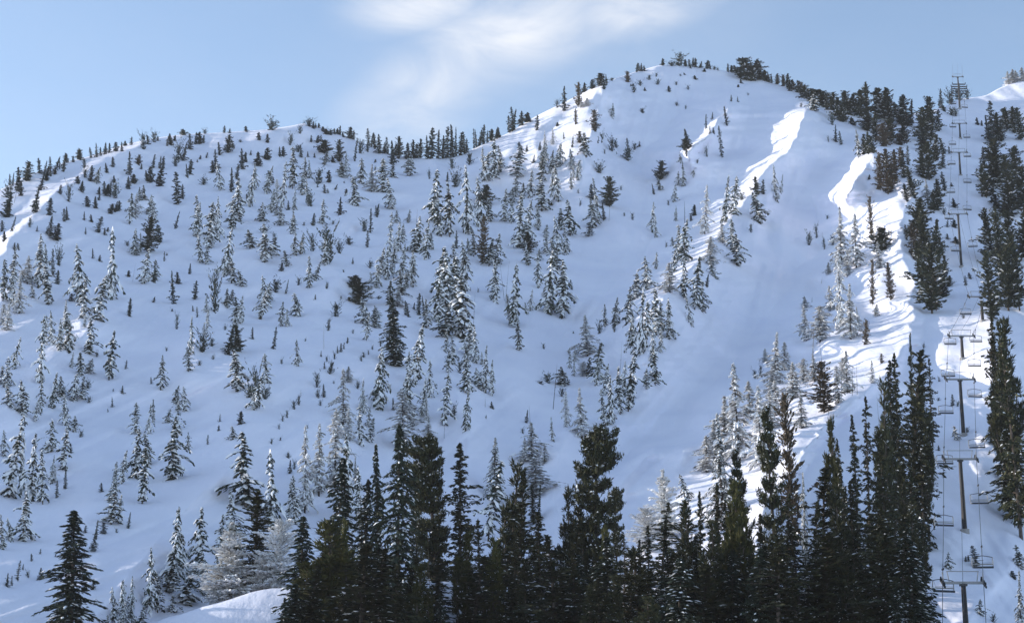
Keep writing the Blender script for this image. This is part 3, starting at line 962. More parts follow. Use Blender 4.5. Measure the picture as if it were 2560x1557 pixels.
sheet(1280, 100, '''
372 500 335 44 d;320 480 440 30 b;10 640 470 30 d;65 600 495 44 d;105 580 510 40 d;130 580 540 20 d;175 640 530 30 d;470 475 285 46 w;513 365 290 32 d;570 345 280 34 d;625 325 235 70 p;668 310 240 16 d;650 350 300 20 d
705 290 272 26 b;820 300 215 36 w;880 220 155 14 d;900 220 160 22 d;918 220 165 20 d;937 220 180 20 d;1065 180 125 20 d;1130 185 160 50 b;1180 185 110 70 b;1225 180 130 22 d;1255 182 130 22 d;1280 182 115 24 d
1298 183 115 20 d;1330 190 145 22 d;1262 202 175 14 d;1378 205 140 30 d;1403 205 145 14 d;1360 225 200 20 d;1430 200 180 24 b;1455 205 190 16 b;1525 220 160 18 d;1550 215 165 24 d;1575 218 165 30 d;1605 222 175 30 d
1660 285 115 110 p;1720 285 140 90 p;1750 270 150 30 d;1690 292 180 90 p;1785 280 200 46 p;1805 278 230 30 d;970 282 255 30 b;1020 260 240 16 b;1028 317 285 28 b;905 325 295 30 b;862 372 335 30 b;938 360 335 16 d
842 330 315 16 b;857 325 310 16 d;1110 367 325 24 d;1160 318 300 18 b;1190 257 245 14 b;1220 247 230 12 d;1245 352 330 20 b;1295 281 250 20 d;1620 308 275 18 d;1598 336 315 14 d;1550 435 390 14 d;1597 440 400 12 d
1668 392 380 12 b;920 516 490 36 b;1165 466 445 24 b;1230 490 470 14 b;705 550 450 34 s;585 650 480 56 w;450 600 480 26 w;530 470 410 40 f;490 480 440 24 f;320 610 580 20 d;233 730 640 20 f;290 740 630 26 f
368 700 650 12 d;425 760 680 14 d;480 730 640 40 w;520 830 650 70 s;630 725 670 30 b;605 725 680 14 d;705 785 715 50 b;735 760 710 24 d;815 852 780 70 b;822 800 690 24 d;870 775 740 30 b;900 755 715 16 d;655 805 780 14 b
320 900 720 60 s;335 890 760 40 s;325 1140 900 56 s;205 900 730 50 s;205 1010 820 60 s;210 1210 980 96 s;30 970 760 100 s;30 1110 960 60 s;430 905 780 46 s;465 990 860 40 s;420 1055 930 30 s;280 1110 930 36 s;130 1115 930 60 s
40 1470 1100 90 s;100 1430 1140 70 s;185 1345 1180 46 s;120 1510 1350 76 p;410 1385 1130 90 s;345 1345 1190 56 s;325 1510 1260 56 s;380 1510 1290 46 s;235 1510 1370 40 s;615 940 885 56 b;690 1180 960 90 p;685 1280 1150 24 g
650 1275 1140 24 d;565 1130 1020 36 d;570 1330 1140 76 s;545 1390 1310 50 s;618 1285 990 36 s;1045 990 845 66 p;1045 1062 980 40 s;1215 1035 865 32 s;1282 975 850 24 s;1148 1145 1025 36 s;990 1362 1160 36 s;1158 1282 1180 24 s
1005 1092 1010 16 d;770 1062 1040 14 b;797 1245 1225 16 b;853 1272 1235 22 b;1107 1168 1140 16 b;1290 1242 1160 30 d;1222 1310 1130 34 g;1215 1580 1280 90 s;1170 1570 1320 60 s;1135 1455 1395 30 s;1362 1372 1040 60 f
1505 1292 980 60 s;1570 1235 970 68 s;1625 1130 1090 46 b;1490 1435 1290 50 f;1560 1490 1270 70 s;1735 1100 955 46 p;1755 1300 1080 96 s;1775 1090 985 30 d;1250 770 630 46 d;1222 780 690 50 p;1195 868 780 30 s;1235 815 770 20 d
1372 627 515 14 d;1415 562 510 14 d;1400 665 605 14 d;1428 665 620 14 d;1520 605 470 22 d;1485 832 605 28 d;1378 827 770 20 b;1360 800 750 14 b;1310 872 850 16 b;1320 798 765 14 b;1410 1510 1395 60 f;70 480 455 20 d
280 1170 1130 20 d;480 1175 1140 14 b;470 1085 1065 14 b;1690 1360 1310 24 b;1090 1465 1440 14 b;1265 1280 1235 20 d;105 790 740 20 d;150 870 810 20 d;280 900 820 24 d;195 780 720 22 d;60 780 720 24 d
''')
sheet(1920, 100, '''
10 275 200 18 d;25 248 180 18 d;65 245 165 36 w;110 258 170 36 w;140 292 180 30 d;180 285 200 40 p;215 295 205 44 p;245 305 205 36 w;270 335 240 46 p;155 362 275 32 d;240 367 310 46 b;320 375 280 70 p;370 365 245 60 p;400 355 260 46 p
455 425 290 50 p;490 375 290 18 d;350 475 350 80 p;330 502 395 96 s;420 495 370 36 d;455 602 530 40 b;480 722 605 26 d;518 740 645 20 d;500 565 400 60 p;545 505 330 60 p;570 475 350 56 p;610 525 360 56 p;530 582 450 46 p;585 592 545 22 d;610 605 550 30 d
430 722 690 12 b;232 475 450 18 b;660 540 340 80 p;705 560 285 46 p;640 832 640 40 s;680 812 650 36 p;710 812 640 30 p;750 802 660 36 p;790 560 330 90 p;830 575 320 70 p;870 600 360 70 p;905 500 390 40 d;940 600 385 50 p;985 610 380 76 d
1010 605 420 46 d;820 755 580 90 w;700 645 480 76 p;760 725 520 56 p;870 725 540 66 p;935 745 660 66 w;970 725 580 56 p;1125 640 385 70 p;1095 720 470 76 p;1150 725 460 66 p;1205 645 490 40 d;1100 785 690 66 p;1140 990 700 84 p;1095 975 760 56 p
1180 860 640 46 p;1222 485 345 34 d;1245 505 460 26 d;1300 535 490 56 b;1330 540 500 36 b;850 1090 760 100 w;790 1060 780 66 w;900 1000 760 70 w;880 1050 850 50 w;940 905 750 56 w;960 975 780 40 d;990 885 750 30 d;1240 805 690 40 d;1280 805 750 16 d
1230 905 780 44 d;1250 1065 930 30 d;1040 1135 880 60 p;985 1145 1010 34 p;1210 1155 970 46 p;1180 1205 1060 70 p;1125 1110 990 44 f;1055 1410 1100 100 p;1110 1560 1180 86 p;980 1415 1300 24 d;1040 1560 1280 76 w;1220 1530 1380 56 p;1170 1560 1250 50 p
1320 1185 1120 36 d;1245 1235 1195 28 b;1315 1325 1270 36 d;1265 1322 1270 20 d;1330 1440 1385 40 d;1268 1408 1370 22 d;1300 1035 1005 18 d;1485 602 545 20 d;1512 608 570 16 d;1575 665 430 56 d;1560 705 520 40 d;1620 705 510 56 p;1655 720 560 50 p
1690 640 470 66 p;1745 660 470 60 p;1790 710 470 60 p;1590 850 660 76 d;1590 1045 690 106 p;1520 905 755 42 d;1545 1115 860 60 p;1640 1045 800 66 p;1740 960 740 80 p;1720 1110 800 90 p;1690 1260 950 96 p;1790 1210 880 96 p;1620 1195 1040 50 d;1515 1108 1065 16 d
1580 1560 1180 86 p;1650 1600 1150 80 p;1720 1560 1180 90 p;1790 1560 1150 90 p;1700 310 215 40 f;1730 300 205 50 f;1760 295 215 40 f;1800 290 200 40 f;1290 420 345 60 b;1360 420 350 70 b;1410 420 370 40 b;55 1090 890 30 s;60 1145 1020 44 s
520 1600 1190 96 f;625 1610 1250 90 f;735 1420 1090 46 w;800 1500 1320 96 p;420 1265 1245 18 b;290 1450 1370 40 b;345 1400 1330 24 b;400 1480 1415 22 b;460 1450 1400 40 b;715 985 950 20 d
''')
sheet(0, 600, '''
280 1010 560 70 s;370 740 520 54 s;490 800 490 84 s;460 590 430 34 f;595 620 540 26 s;635 810 560 84 s;770 990 650 80 s;95 910 700 50 s;40 1040 840 80 s;70 1180 1020 70 s;160 1235 1010 100 s;290 1240 980 46 s;370 1190 950 66 s;500 900 800 26 s
570 960 810 66 s;520 1130 960 70 s;580 1120 980 70 s;620 1060 1010 40 b;445 1085 1045 34 b;465 1305 1110 66 s;1135 1055 825 60 s;1330 930 770 56 s;1350 810 550 46 s;1430 790 690 80 b;1495 750 705 40 b;1465 630 500 36 s;1395 545 470 16 d;1365 505 460 12 d
1610 810 600 56 d;1680 790 600 90 p;1690 590 410 60 s;1680 1070 790 110 s;1790 1200 940 80 s;885 910 850 18 d;862 1080 1030 24 d;795 1180 1110 16 d;1240 1160 1030 60 s;1310 1210 1050 50 s;1250 1340 1160 60 s;1250 630 545 26 b;1410 885 860 26 b;1508 845 820 20 b
1590 635 615 24 b;1215 505 490 18 b;1175 785 765 16 b;1070 1015 970 14 d;45 640 450 56 f;15 600 460 50 f;15 1020 900 60 s;630 1150 1120 30 b;1760 1110 1040 80 b;685 825 800 20 b;1785 700 620 20 d;910 535 410 22 d;1460 510 400 36 s;800 1070 1050 12 d;765 1215 1200 10 b
''')
sheet(640, 600, '''
25 560 310 60 s;85 440 330 60 s;140 370 300 70 b;210 380 280 16 d;175 610 450 46 s;290 540 380 70 s;120 770 615 26 d;290 890 710 50 s;75 1010 820 66 s;20 1190 960 70 b;60 1120 1050 60 b;560 540 470 50 b;480 770 580 22 g;510 640 570 30 b
565 480 440 24 d;740 460 280 110 p;760 590 420 80 s;780 710 530 50 s;860 550 470 46 s;850 340 200 36 s;940 450 300 60 s;1000 470 330 66 f;980 890 380 130 H;1060 530 430 24 d;1080 545 440 18 d;1150 530 370 36 d;1190 520 390 20 d;1115 490 440 14 d
1280 580 240 90 s;1330 560 100 120 s;1440 690 270 170 s;1400 420 270 60 s;1345 800 640 36 s;1390 880 680 50 s;1500 820 600 100 s;1535 640 350 20 g;1550 870 620 60 s;1600 880 800 30 s;1620 1080 760 50 s;1490 1080 860 100 s;1480 1350 1080 56 s;1440 940 880 40 b
860 1200 760 100 s;615 1310 930 90 f;650 1000 900 60 f;720 1050 1010 30 b;745 1200 990 36 s;740 1450 1190 66 s;790 1320 1190 40 s;660 1420 1200 60 f;1125 1020 620 100 s;1065 1080 800 60 s;1060 1270 960 80 s;1170 1250 980 46 s;1225 1110 865 60 s;1040 1480 1090 140 f
1330 1310 950 80 s;1330 1400 1300 20 g;1400 1240 1180 34 b;1215 1400 1260 66 f;1670 1190 1140 26 d;645 730 685 14 d;620 770 720 12 d;600 790 730 18 d;575 800 750 16 d;555 840 810 20 b;520 945 870 44 b;485 910 860 14 d;500 860 830 14 b;460 825 780 12 d
430 1040 960 40 b;480 1110 1020 26 d;440 1115 1070 30 b;455 1170 1145 20 b;300 1165 1110 30 b;270 1195 1150 30 b;220 1255 1215 20 b;188 1280 1250 18 b;165 1335 1315 16 b;172 1415 1400 16 b;108 1440 1410 18 b;365 1330 1315 12 b;550 1015 1000 12 b;945 1060 1035 18 b
760 830 800 22 b;745 855 830 20 b;795 810 785 12 b;825 775 755 14 b;880 750 720 20 b;700 585 570 14 b;685 660 640 14 b;600 415 400 14 b;500 345 320 18 b;420 420 385 12 d;180 875 850 18 b;350 715 700 12 b;1625 1260 1245 10 b;1620 1180 1110 30 g;1760 470 130 16 g
1690 440 180 66 s;1800 600 400 50 s;970 1200 1120 20 d;1570 370 350 12 b
''')
sheet(1280, 600, '''
20 610 200 90 s;50 780 600 60 s;125 500 360 30 s;185 340 110 56 s;250 520 80 120 s;360 370 210 26 s;425 350 280 20 d;320 220 20 90 s;120 180 20 60 s;245 90 10 40 s;380 80 10 60 s;870 420 240 84 s;960 350 130 84 s;1018 205 90 30 s;1115 370 170 90 f
1140 230 60 60 s;810 600 350 76 s;860 800 560 60 s;915 810 380 84 s;1020 670 350 96 s;1105 700 430 76 s;1000 860 660 50 s;1010 1020 760 80 s;1290 490 150 90 s;1340 500 330 76 s;1265 605 400 46 s;1375 330 240 26 d;1440 275 150 60 s;1410 180 20 70 f
1590 180 -20 96 s;535 820 545 96 f;590 1000 740 90 s;540 960 830 40 d;500 960 860 60 F;660 610 465 40 s;620 660 600 36 b;725 650 605 22 b;432 660 650 14 b;760 1010 700 22 g;820 1210 810 90 s;790 1110 880 50 s;655 1100 880 50 s;700 1300 990 66 s
290 1195 850 36 g;360 1030 890 90 s;255 1010 960 60 b;200 1015 1000 40 b;350 1105 1060 40 b;410 910 770 24 s;450 860 770 30 s;385 1320 1080 40 f;495 1400 1070 100 f;140 1500 1160 34 g;285 1420 1260 30 s;100 1290 1200 24 d;75 1365 1340 20 b
1610 1560 920 150 f;1765 1620 1060 120 f;1790 860 770 40 f;1720 980 930 30 b;1755 960 900 24 b;225 770 740 20 b
''')
sheet(1920, 600, '''
520 640 110 80 f;585 700 330 100 f;445 500 330 60 f;430 240 160 40 f;275 710 470 66 f;315 830 560 46 g;370 720 480 110 f;45 1020 680 110 f;435 1260 655 24 g;400 1220 850 150 w;520 1140 720 40 g;560 1080 800 76 f;630 1090 860 26 g;595 1100 890 26 g
690 740 560 50 w;765 540 450 40 s;740 460 130 44 w;790 200 20 60 f;870 425 150 60 w;375 310 260 24 g;310 440 400 24 g;260 480 400 40 f;200 1080 950 50 w;500 1150 900 60 f;470 490 450 30 f;805 870 800 30 w;740 1010 860 40 f;1280 330 250 36 p;1240 400 270 60 p
1160 520 20 120 p;1110 420 0 90 p;1220 390 60 60 p;1250 290 100 40 p;1190 500 200 70 w;1430 275 230 26 d;1398 320 255 20 d;1380 555 535 20 b;1305 1170 1090 26 d;1340 1175 1150 24 b;1210 1000 975 16 b;1205 1135 1120 20 b;1100 765 740 18 b;1270 300 260 16 d;1540 1160 1150 12 b
1590 570 60 90 p;1700 500 0 110 p;1650 300 0 70 p;1780 500 -60 90 p;1655 470 390 30 d;1580 560 430 50 p
''')
sheet(0, 1027, '''
60 610 70 120 s;160 920 590 110 s;225 640 205 96 s;145 590 190 56 s;25 980 750 50 s;75 920 765 50 s;290 640 560 50 s;350 290 80 96 s;440 415 110 84 s;355 515 330 36 s;400 612 490 22 d;462 550 390 24 d;497 292 230 30 d;855 515 290 56 s;815 460 365 26 s
965 480 150 96 s;1005 655 290 100 s;1040 380 160 90 s;1050 160 -40 40 s;960 160 -45 66 s;1215 485 95 150 s;785 800 590 120 s;775 640 480 50 s;835 790 610 40 s;735 865 790 46 d;905 828 720 24 d;677 900 775 22 d;655 990 860 46 d;720 570 510 26 d;600 860 810 24 d
120 1190 1060 26 d;160 1120 1080 16 d;222 1060 1010 20 d;285 1010 975 16 d;50 1240 1150 30 d;82 1225 1165 16 d;198 1175 1145 24 b;390 1030 1000 14 d;285 1190 1110 40 d;655 1260 1190 30 d;665 1370 1355 14 b;825 860 845 18 b;1290 460 445 12 b;570 185 150 30 b
810 1540 1270 60 s;868 1540 1230 56 s;925 1500 1190 60 s;1050 1420 1010 90 s;1115 1425 1170 90 s;990 1530 1390 80 s;760 1560 1450 50 s;1215 1260 720 116 s;1262 1220 740 70 s;1310 1190 725 80 s;1415 1160 720 130 s;1310 1370 1110 150 s;1215 1420 1310 80 s;1440 1300 980 90 s
1555 1010 760 96 s;1632 880 590 96 s;1740 680 200 190 s;1335 275 160 32 s;1467 236 170 16 d;1545 140 100 16 d;1552 75 20 14 d;1695 95 0 40 d;1650 200 110 50 s;30 320 150 50 s
490 1720 705 300 H
''')
sheet(640, 1027, '''
110 820 300 124 s;280 800 480 80 s;345 720 150 90 f;445 600 120 100 f;555 540 30 130 f;625 720 200 110 s;705 560 350 60 f;240 440 350 30 d;270 410 370 24 b;225 330 300 30 b;1680 640 180 150 W;1640 920 400 140 s
''')
# the stand at the bottom of the picture
sheet(640, 1027, '''
530 1620 310 280 H;870 1640 190 190 H;990 1660 60 240 H;735 1560 470 200 H;290 1680 740 230 H;510 1740 800 300 O;600 1700 790 90 O;1140 1300 540 130 S;1290 1560 160 300 S;1440 1540 210 190 P;1450 1720 860 116 O;1150 1750 1100 136 O
1245 1640 850 26 g;1780 1640 370 180 P;1690 1720 920 130 O;1000 1740 1180 110 H;740 1760 1080 170 H;1320 1760 1290 90 H;880 1760 980 150 H;1560 1740 1180 110 P;1600 1560 760 100 P;1260 1500 640 200 P;630 1800 1240 150 P;400 1800 1180 140 H;1120 1620 880 90 H;180 1800 1320 130 H
1700 1800 1380 110 P;960 1820 1380 120 P
''')
sheet(1280, 1027, '''
40 1660 390 160 P;140 360 100 110 f;230 370 250 56 f;90 360 200 50 f;170 600 370 170 f;155 800 520 60 P;190 760 530 26 d;220 1680 700 160 P;560 1620 108 300 S;385 1600 540 130 P;480 1640 700 160 P;742 1300 540 130 S;690 1680 840 100 O;800 1200 850 66 P;850 1500 990 90 P;985 1560 800 120 P
1090 900 410 200 F;1240 640 450 70 s;1495 800 -10 240 W;1060 1300 630 130 P;950 1000 690 150 F;1200 1640 640 160 P;1350 1620 560 110 P;1485 1620 490 100 P;1600 1700 530 160 O;1690 1500 265 160 S;1760 1660 720 120 P;1280 1680 700 140 P;1420 1720 800 150 P
1100 1720 1000 150 P;1000 1760 1080 130 P;1240 1780 1000 170 P;1560 1760 960 150 P;1700 1780 1000 150 P;850 1760 1200 120 P;600 1740 1000 150 P;450 1760 1020 150 P;350 1780 1130 110 P;720 1800 1180 120 P;1660 1700 640 130 P;1540 1640 620 110 P;910 1660 900 110 P;1350 1820 1200 130 P;100 1800 1050 120 P;1130 1500 760 120 P
20 1760 900 110 P;1480 1840 1250 150 P;1780 1840 1200 130 P;560 1840 1250 130 P
''')
sheet(1920, 1027, '''
90 1620 -40 210 S;190 1000 -165 150 w;400 1640 365 240 P;545 1200 40 96 O;590 1300 180 80 P;650 1200 0 116 P;735 1200 -130 100 P;800 300 -145 22 g;1000 1000 -485 170 P;1060 900 -580 70 P;900 1100 -400 130 P;950 900 -440 110 P;850 1200 -200 130 P;1140 900 -250 90 P;1165 250 -385 56 P;1110 1000 0 100 P
760 1560 290 170 P;900 1620 240 170 P;1000 1600 350 160 P;1060 1400 390 110 P;640 1660 510 150 P;830 1720 640 160 P;520 1680 580 160 P;1100 1310 810 60 P;700 1760 900 150 P;950 1760 880 160 P;250 1740 800 170 P;30 1760 900 130 P;170 1780 900 150 P;330 1700 620 150 P;460 1780 900 150 P;860 1800 1000 150 P
1020 1700 700 130 P;600 1800 1000 140 P;780 1780 850 130 P;380 1800 1000 140 P;1040 1620 1000 120 P;120 1700 560 140 P;280 1560 420 110 W;920 1820 1250 150 H;700 1840 1250 130 P;540 1840 1280 120 H;240 1840 1200 150 P
1160 490 310 56 s;1275 1115 1005 54 s;1472 1090 955 60 d;1395 1062 1025 24 d;1420 1055 1018 20 d;1735 1182 1130 44 d;1500 1435 1340 70 s;1785 1115 950 80 s;1590 1490 1450 36 b;1332 205 110 54 s;1410 150 125 30 b;1205 280 240 20 d
1610 240 -60 60 P;1680 500 -700 110 P;1650 350 -200 90 P;1730 700 -640 150 P;1790 900 -700 130 P;1720 760 -100 150 P;1690 700 450 66 s;1752 800 600 44 s;1800 820 530 60 s;1790 1700 1130 140 W;1640 250 -520 90 w;1600 240 30 50 P;1790 760 100 120 P
''')
# rime-white trees on the lower end of the sunlit spur
sheet(1280, 600, '''
1500 1480 1130 170 f;1690 1250 1010 110 f;1560 1330 1120 90 f;1820 1340 1080 120 f;1850 1120 930 90 f;1440 1560 1290 150 f;1380 1640 1400 120 f
''')
sheet(1920, 600, '''
120 920 730 80 f;180 1120 880 100 f;250 1010 850 80 f;330 1000 820 80 f;60 1240 1010 100 f;240 1330 1120 90 f;400 640 520 60 f;540 980 840 70 f;640 620 480 50 f;560 260 90 60 f
''')

# ---------------------------------------------------------------- planting
def joined(name, a, b):
    """one mesh from trunk and crown, for trees too small in view to part"""
    def arr(me):
        v = np.zeros(len(me.vertices) * 3)
        me.vertices.foreach_get('co', v)
        return v.reshape(-1, 3), [tuple(p.vertices) for p in me.polygons], [p.material_index for p in me.polygons]
    va, fa, ma = arr(a)
    vb, fb, mb = arr(b)
    na = len(va)
    mats = [m for m in a.materials] + [m for m in b.materials]
    k = len(a.materials)
    return mesh_from(name, np.concatenate([va, vb]), fa + [tuple(i + na for i in f) for f in fb], mats, ma + [m + k for m in mb])


KIND = {
    's': ('snowy_fir', 'snow-laden fir', 'fir tree', 'snow-laden firs'),
    'd': ('dark_fir', 'dark fir', 'fir tree', 'dark firs'),
    'b': ('bushy_pine', 'bushy pine', 'shrub', 'bushy pines'),
    'p': ('dark_pine', 'dark pine', 'pine tree', 'dark pines'),
    'w': ('brown_pine', 'brownish pine', 'pine tree', 'brownish pines'),
    'f': ('frosted_fir', 'frosted white fir', 'fir tree', 'frosted firs'),
    'g': ('dead_tree', 'bare dead trunk', 'dead tree', 'dead trunks'),
    'y': ('small_dark_fir', 'dark fir sapling', 'sapling', 'fir saplings'),  # the shortest dark firs, kept as a kind of their own
    'z': ('small_snowy_fir', 'snow-dusted fir', 'sapling', 'snow-dusted firs'),  # the shorter snowy firs, kept as a kind of their own
    'H': ('tall_fir', 'dark drooping fir', 'fir tree', 'dark drooping firs'),
    'P': ('pine_tree', 'dark tufted pine', 'pine tree', 'tufted pines'),
    'O': ('olive_pine', 'olive green pine', 'pine tree', 'olive green pines'),
    'S': ('sparse_pine', 'gappy tiered pine', 'pine tree', 'gappy tiered pines'),
    'F': ('frosted_pine', 'frosted white bushy pine', 'pine tree', 'frosted bushy pines'),
    'W': ('frosted_tall_fir', 'snow-draped tall fir', 'fir tree', 'snow-draped tall firs'),
}
FORE = set('HPOSFW')
WIDE = dict(y=1.4, z=1.1, s=1.08, d=1.4, b=1.05, p=1.3, w=1.35, f=1.75, g=1.0, H=1.45, P=1.75, O=1.7, S=1.45, F=1.25, W=1.25)


def zone(u, v, vt, k):
    ds = v - float(skyline(np.array([u]))[0])
    cr, ft = float(np.interp(v, CREST_V, CREST_U)), float(np.interp(v, CREST_V, FOOT_U))
    if ds < 30:
        for lim, n in ((260, 'on the far left skyline'), (560, 'on the left ridge skyline'), (740, 'on skyline left of left summit'), (930, 'on skyline right of left summit'),
                       (1060, 'on skyline left of saddle'), (1215, 'on the skyline in the saddle'), (1440, 'on bright crest right of saddle'),
                       (1640, 'on skyline left of right summit'), (1790, 'on top of the right summit'), (1960, 'on skyline right of right summit'),
                       (2150, 'along the right shoulder skyline'), (2300, 'on skyline left of chairlift'), (2420, 'on skyline by chairlift top'), (9999, 'on bright hill right of chairlift')):
            if u < lim:
                return n
    row5 = lambda: ('at the top' if v < 470 else 'near the top' if v < 640 else 'halfway' if v < 850 else 'lower down' if v < 1120 else 'low down' if v < 1350 else 'at the bottom')
    if k in FORE or (v > 1400 and u > 700 and u < 2330):
        if u > 2300:
            return 'in forest right of chairlift ' + row5()
        if v < 1330 and u > 1900:
            return 'at left edge of lift run ' + row5()
        side = ('left of the snow knoll' if u < 380 else 'behind the snow knoll' if u < 690 else 'in front stand beside the knoll' if u < 860 else 'in front stand left of centre' if u < 1100 else 'in middle of front stand' if u < 1400
                else 'in front stand right of centre' if u < 1700 else 'in front stand towards sunlit spur' if u < 1960 else 'in front stand near lift run')
        dep = 'front row' if v > 1630 else 'second row' if v > 1590 else 'rear'
        return side + ', ' + dep
    if u > 2440 and v < 3000:
        return 'in forest right of chairlift ' + row5()
    if u > 2330:
        return 'on snow under the chairlift ' + row5()
    if 440 < v < 1330 and ft - 15 < u < cr + 25:
        return 'on the sunlit spur ' + row5()
    if u > 1990 or (u > cr - 10 and v > 440 and u > 1900):
        return 'left of the lift run ' + row5()
    if v > 1330:
        return ('at the foot of the far left slope' if u < 230 else 'at the foot of the left slope' if u < 480 else 'on the slope behind the knoll')
    col = ('at the far left edge' if u < 150 else 'on the far left slope' if u < 330 else 'on the left face' if u < 520 else 'left of the left summit' if u < 700 else 'under the left summit' if u < 860 else 'in gully under the saddle' if u < 1010
           else 'under the saddle' if u < 1180 else 'in clump right of the saddle' if u < 1330 else 'under the bright crest' if u < 1500 else 'under the right summit' if u < 1700 else 'on rib right of summit' if u < 1850 else 'in the open bowl')
    row = ('high' if v < 430 else 'fairly high' if v < 520 else 'above halfway' if v < 620 else 'halfway up' if v < 720 else 'below halfway' if v < 830 else 'fairly low' if v < 960 else 'low' if v < 1130 else 'lowest')
    return row + ' ' + col


ORD = ['first', 'second', 'third', 'fourth', 'fifth', 'sixth', 'seventh', 'eighth', 'ninth', 'tenth', 'eleventh', 'twelfth', 'thirteenth', 'fourteenth', 'fifteenth', 'sixteenth', 'seventeenth', 'eighteenth', 'nineteenth', 'twentieth']

TREES = []
for ox, oy, text in SHEETS:
    for it in text.replace('\n', ';').split(';'):
        q = it.split()
        if len(q) != 5:
            continue
        x, yb, yt, w = map(float, q[:4])
        u, vb, vt, w = ox + x / S8, oy + yb / S8, oy + yt / S8, w / S8
        TREES.append([u, vb, vt, w, q[4], None])
# trees standing on the knoll, their distance known
TREES += [[578, 1512, 1306, 116, 'F', 266.0], [633, 1500, 1222, 74, 'P', 269.0], [690, 1500, 1300, 70, 'F', 266.0], [655, 1505, 1380, 46, 'F', 266.0], [545, 1515, 1400, 60, 'F', 266.0]]



def companions():
    # neighbours that crowd the thick clumps: smaller trees just beside and behind the surveyed ones
    rs = random.Random(21)
    out = []
    for u, vb, vt, w, k, Y in TREES:
        if k != 's' or vb - vt < 44:
            continue
        dense = sum(1 for q in TREES if q[4] in 'sfp' and abs(q[0] - u) < 70 and abs(q[1] - vb) < 80)
        if dense < 4 or rs.random() > 0.55:
            continue
        f = rs.uniform(.45, .9)
        du, dv = rs.choice((-1, 1)) * rs.uniform(.5, 1.1) * w, rs.uniform(-30, 22)
        out.append([u + du, vb + dv, vb + dv - (vb - vt) * f, w * rs.uniform(.7, 1.0), rs.choice('ssssf'), None])
    return out


TREES += companions()


def front_fill():
    # the near stand is closed: more pines and firs between the ones picked out above
    rs = random.Random(5)
    out = []
    u = 700.0
    while u < 2290:
        u += rs.uniform(16, 44)
        top = rs.uniform(1330, 1500) if u < 1900 else rs.uniform(1300, 1470)
        foot = rs.uniform(1590, 1700)
        hgt = foot - top
        if 1180 < u < 1240 or 1400 < u < 1425 or 1640 < u < 1690:
            top += 90
        out.append([u, foot, top, (foot - top) * rs.uniform(.24, .36), rs.choice('PPPPHH'), None])
    return out


TREES += front_fill()


def plant():
    rs = random.Random(3)
    recs, cnt = [], {}
    for u, vb, vt, w, k, Yf in TREES:
        sk = float(skyline(np.array([u]))[0])
        vfoot = max(vb, sk + 1.5)
        behind = 0.0
        p = point(u, vfoot, Yf)
        if vb < sk + 1.5 and Yf is None:
            p = point(u, sk + 1.0)
        m = mpp(vfoot, p.y)
        h = (vb - vt) * m * (1.1 if k in 'sfz' else 1.04 if k == 'd' else 1.0) + 0.35
        if k == 'd' and vb - vt < 19:
            k = 'y'
        if k == 's' and vb - vt < 36:
            k = 'z'
        recs.append((u, vb, vt, w, k, p, m, max(h, 0.8)))
    buckets = {}
    for r in recs:
        u, vb, vt, w, k, p, m, h = r
        hp = vb - vt
        big = 'tiny' if hp < 14 else 'small' if hp < 32 else 'medium' if hp < 58 else 'tall' if hp < 110 else 'towering'
        ra = w / hp
        shp = ' slender' if ra < .21 else ' broad' if ra > .55 else ''
        if k in FORE:
            big = 'short' if hp < 130 else 'tall' if hp < 300 else 'towering'
            shp = ' slim' if ra < .28 else ' wide' if ra > .6 else ''
        if k == 'b':
            shp = ' spreading' if ra > .95 else ''
        text = big + shp + ' ' + KIND[k][1]
        z = zone(u, vb, vt, k)
        buckets.setdefault((text, z), []).append(r)
    label = {}
    for (text, z), rr in buckets.items():
        rr.sort(key=lambda r: (r[0], r[1]))
        for i, r in enumerate(rr):
            if len(rr) == 1:
                label[id(r)] = text + ' ' + z
            else:
                label[id(r)] = text + ', ' + ORD[min(i, 19)] + ' from left ' + z
    for r in recs:
        u, vb, vt, w, k, p, m, h = r
        name, _, cat, plural = KIND[k]
        pr = PROTO['d' if k == 'y' else 's' if k == 'z' else k]
        if k == 'S':
            pr = pr[0] if u < 1300 + 300 and u > 1450 else pr[2] if u < 1150 and u > 1080 else pr[1]
        else:
            cnt[k] = cnt.get(k, -1) + 1
            pr = pr[(cnt[k] * 7 + cnt[k] // 5) % len(pr)]
        sz = h / pr['H']
        sx = max(w * m / (2 * pr['R']) * WIDE[k] * (1.25 if k == 'p' and u > 2000 else 1), 0.14 * sz)
        rz = rs.uniform(0, 6.283)
        if k == 'S':
            rz = rs.uniform(-.3, .3)
        ln = 0.075 if k in 'dbgpszy' else 0.03
        rot = (rs.gauss(0, ln), rs.gauss(0, ln), rz)
        small = (vb - vt) < 30 and k not in FORE and k not in 'bg'
        if small:
            if 'whole' not in pr:
                pr['whole'] = joined(name, pr['trunk'], pr['crown'])
            o = link(name, pr['whole'])
        else:
            o = link(name, None)
            t = link('trunk', pr['trunk'], o)
            c = link('branches' if k == 'g' else 'crown', pr['crown'], o)
            if k == 'g':
                c['kind'] = 'stuff'
        o.location = (p.x, p.y, p.z - 0.35)
        o.rotation_euler = rot
        o.scale = (sx, sx, sz)
        z = zone(u, vb, vt, k).split(',')[0]
        for tail in (' at the top', ' near the top', ' halfway', ' lower down', ' low down', ' at the bottom'):
            if z.endswith(tail):
                z = z[:-len(tail)]
        for hd in ('fairly high ', 'high ', 'above halfway ', 'halfway up ', 'below halfway ', 'fairly low ', 'lowest ', 'low '):
            if z.startswith(hd):
                z = z[len(hd):]
        tag(o, label[id(r)], cat, plural + ' ' + z)


plant()

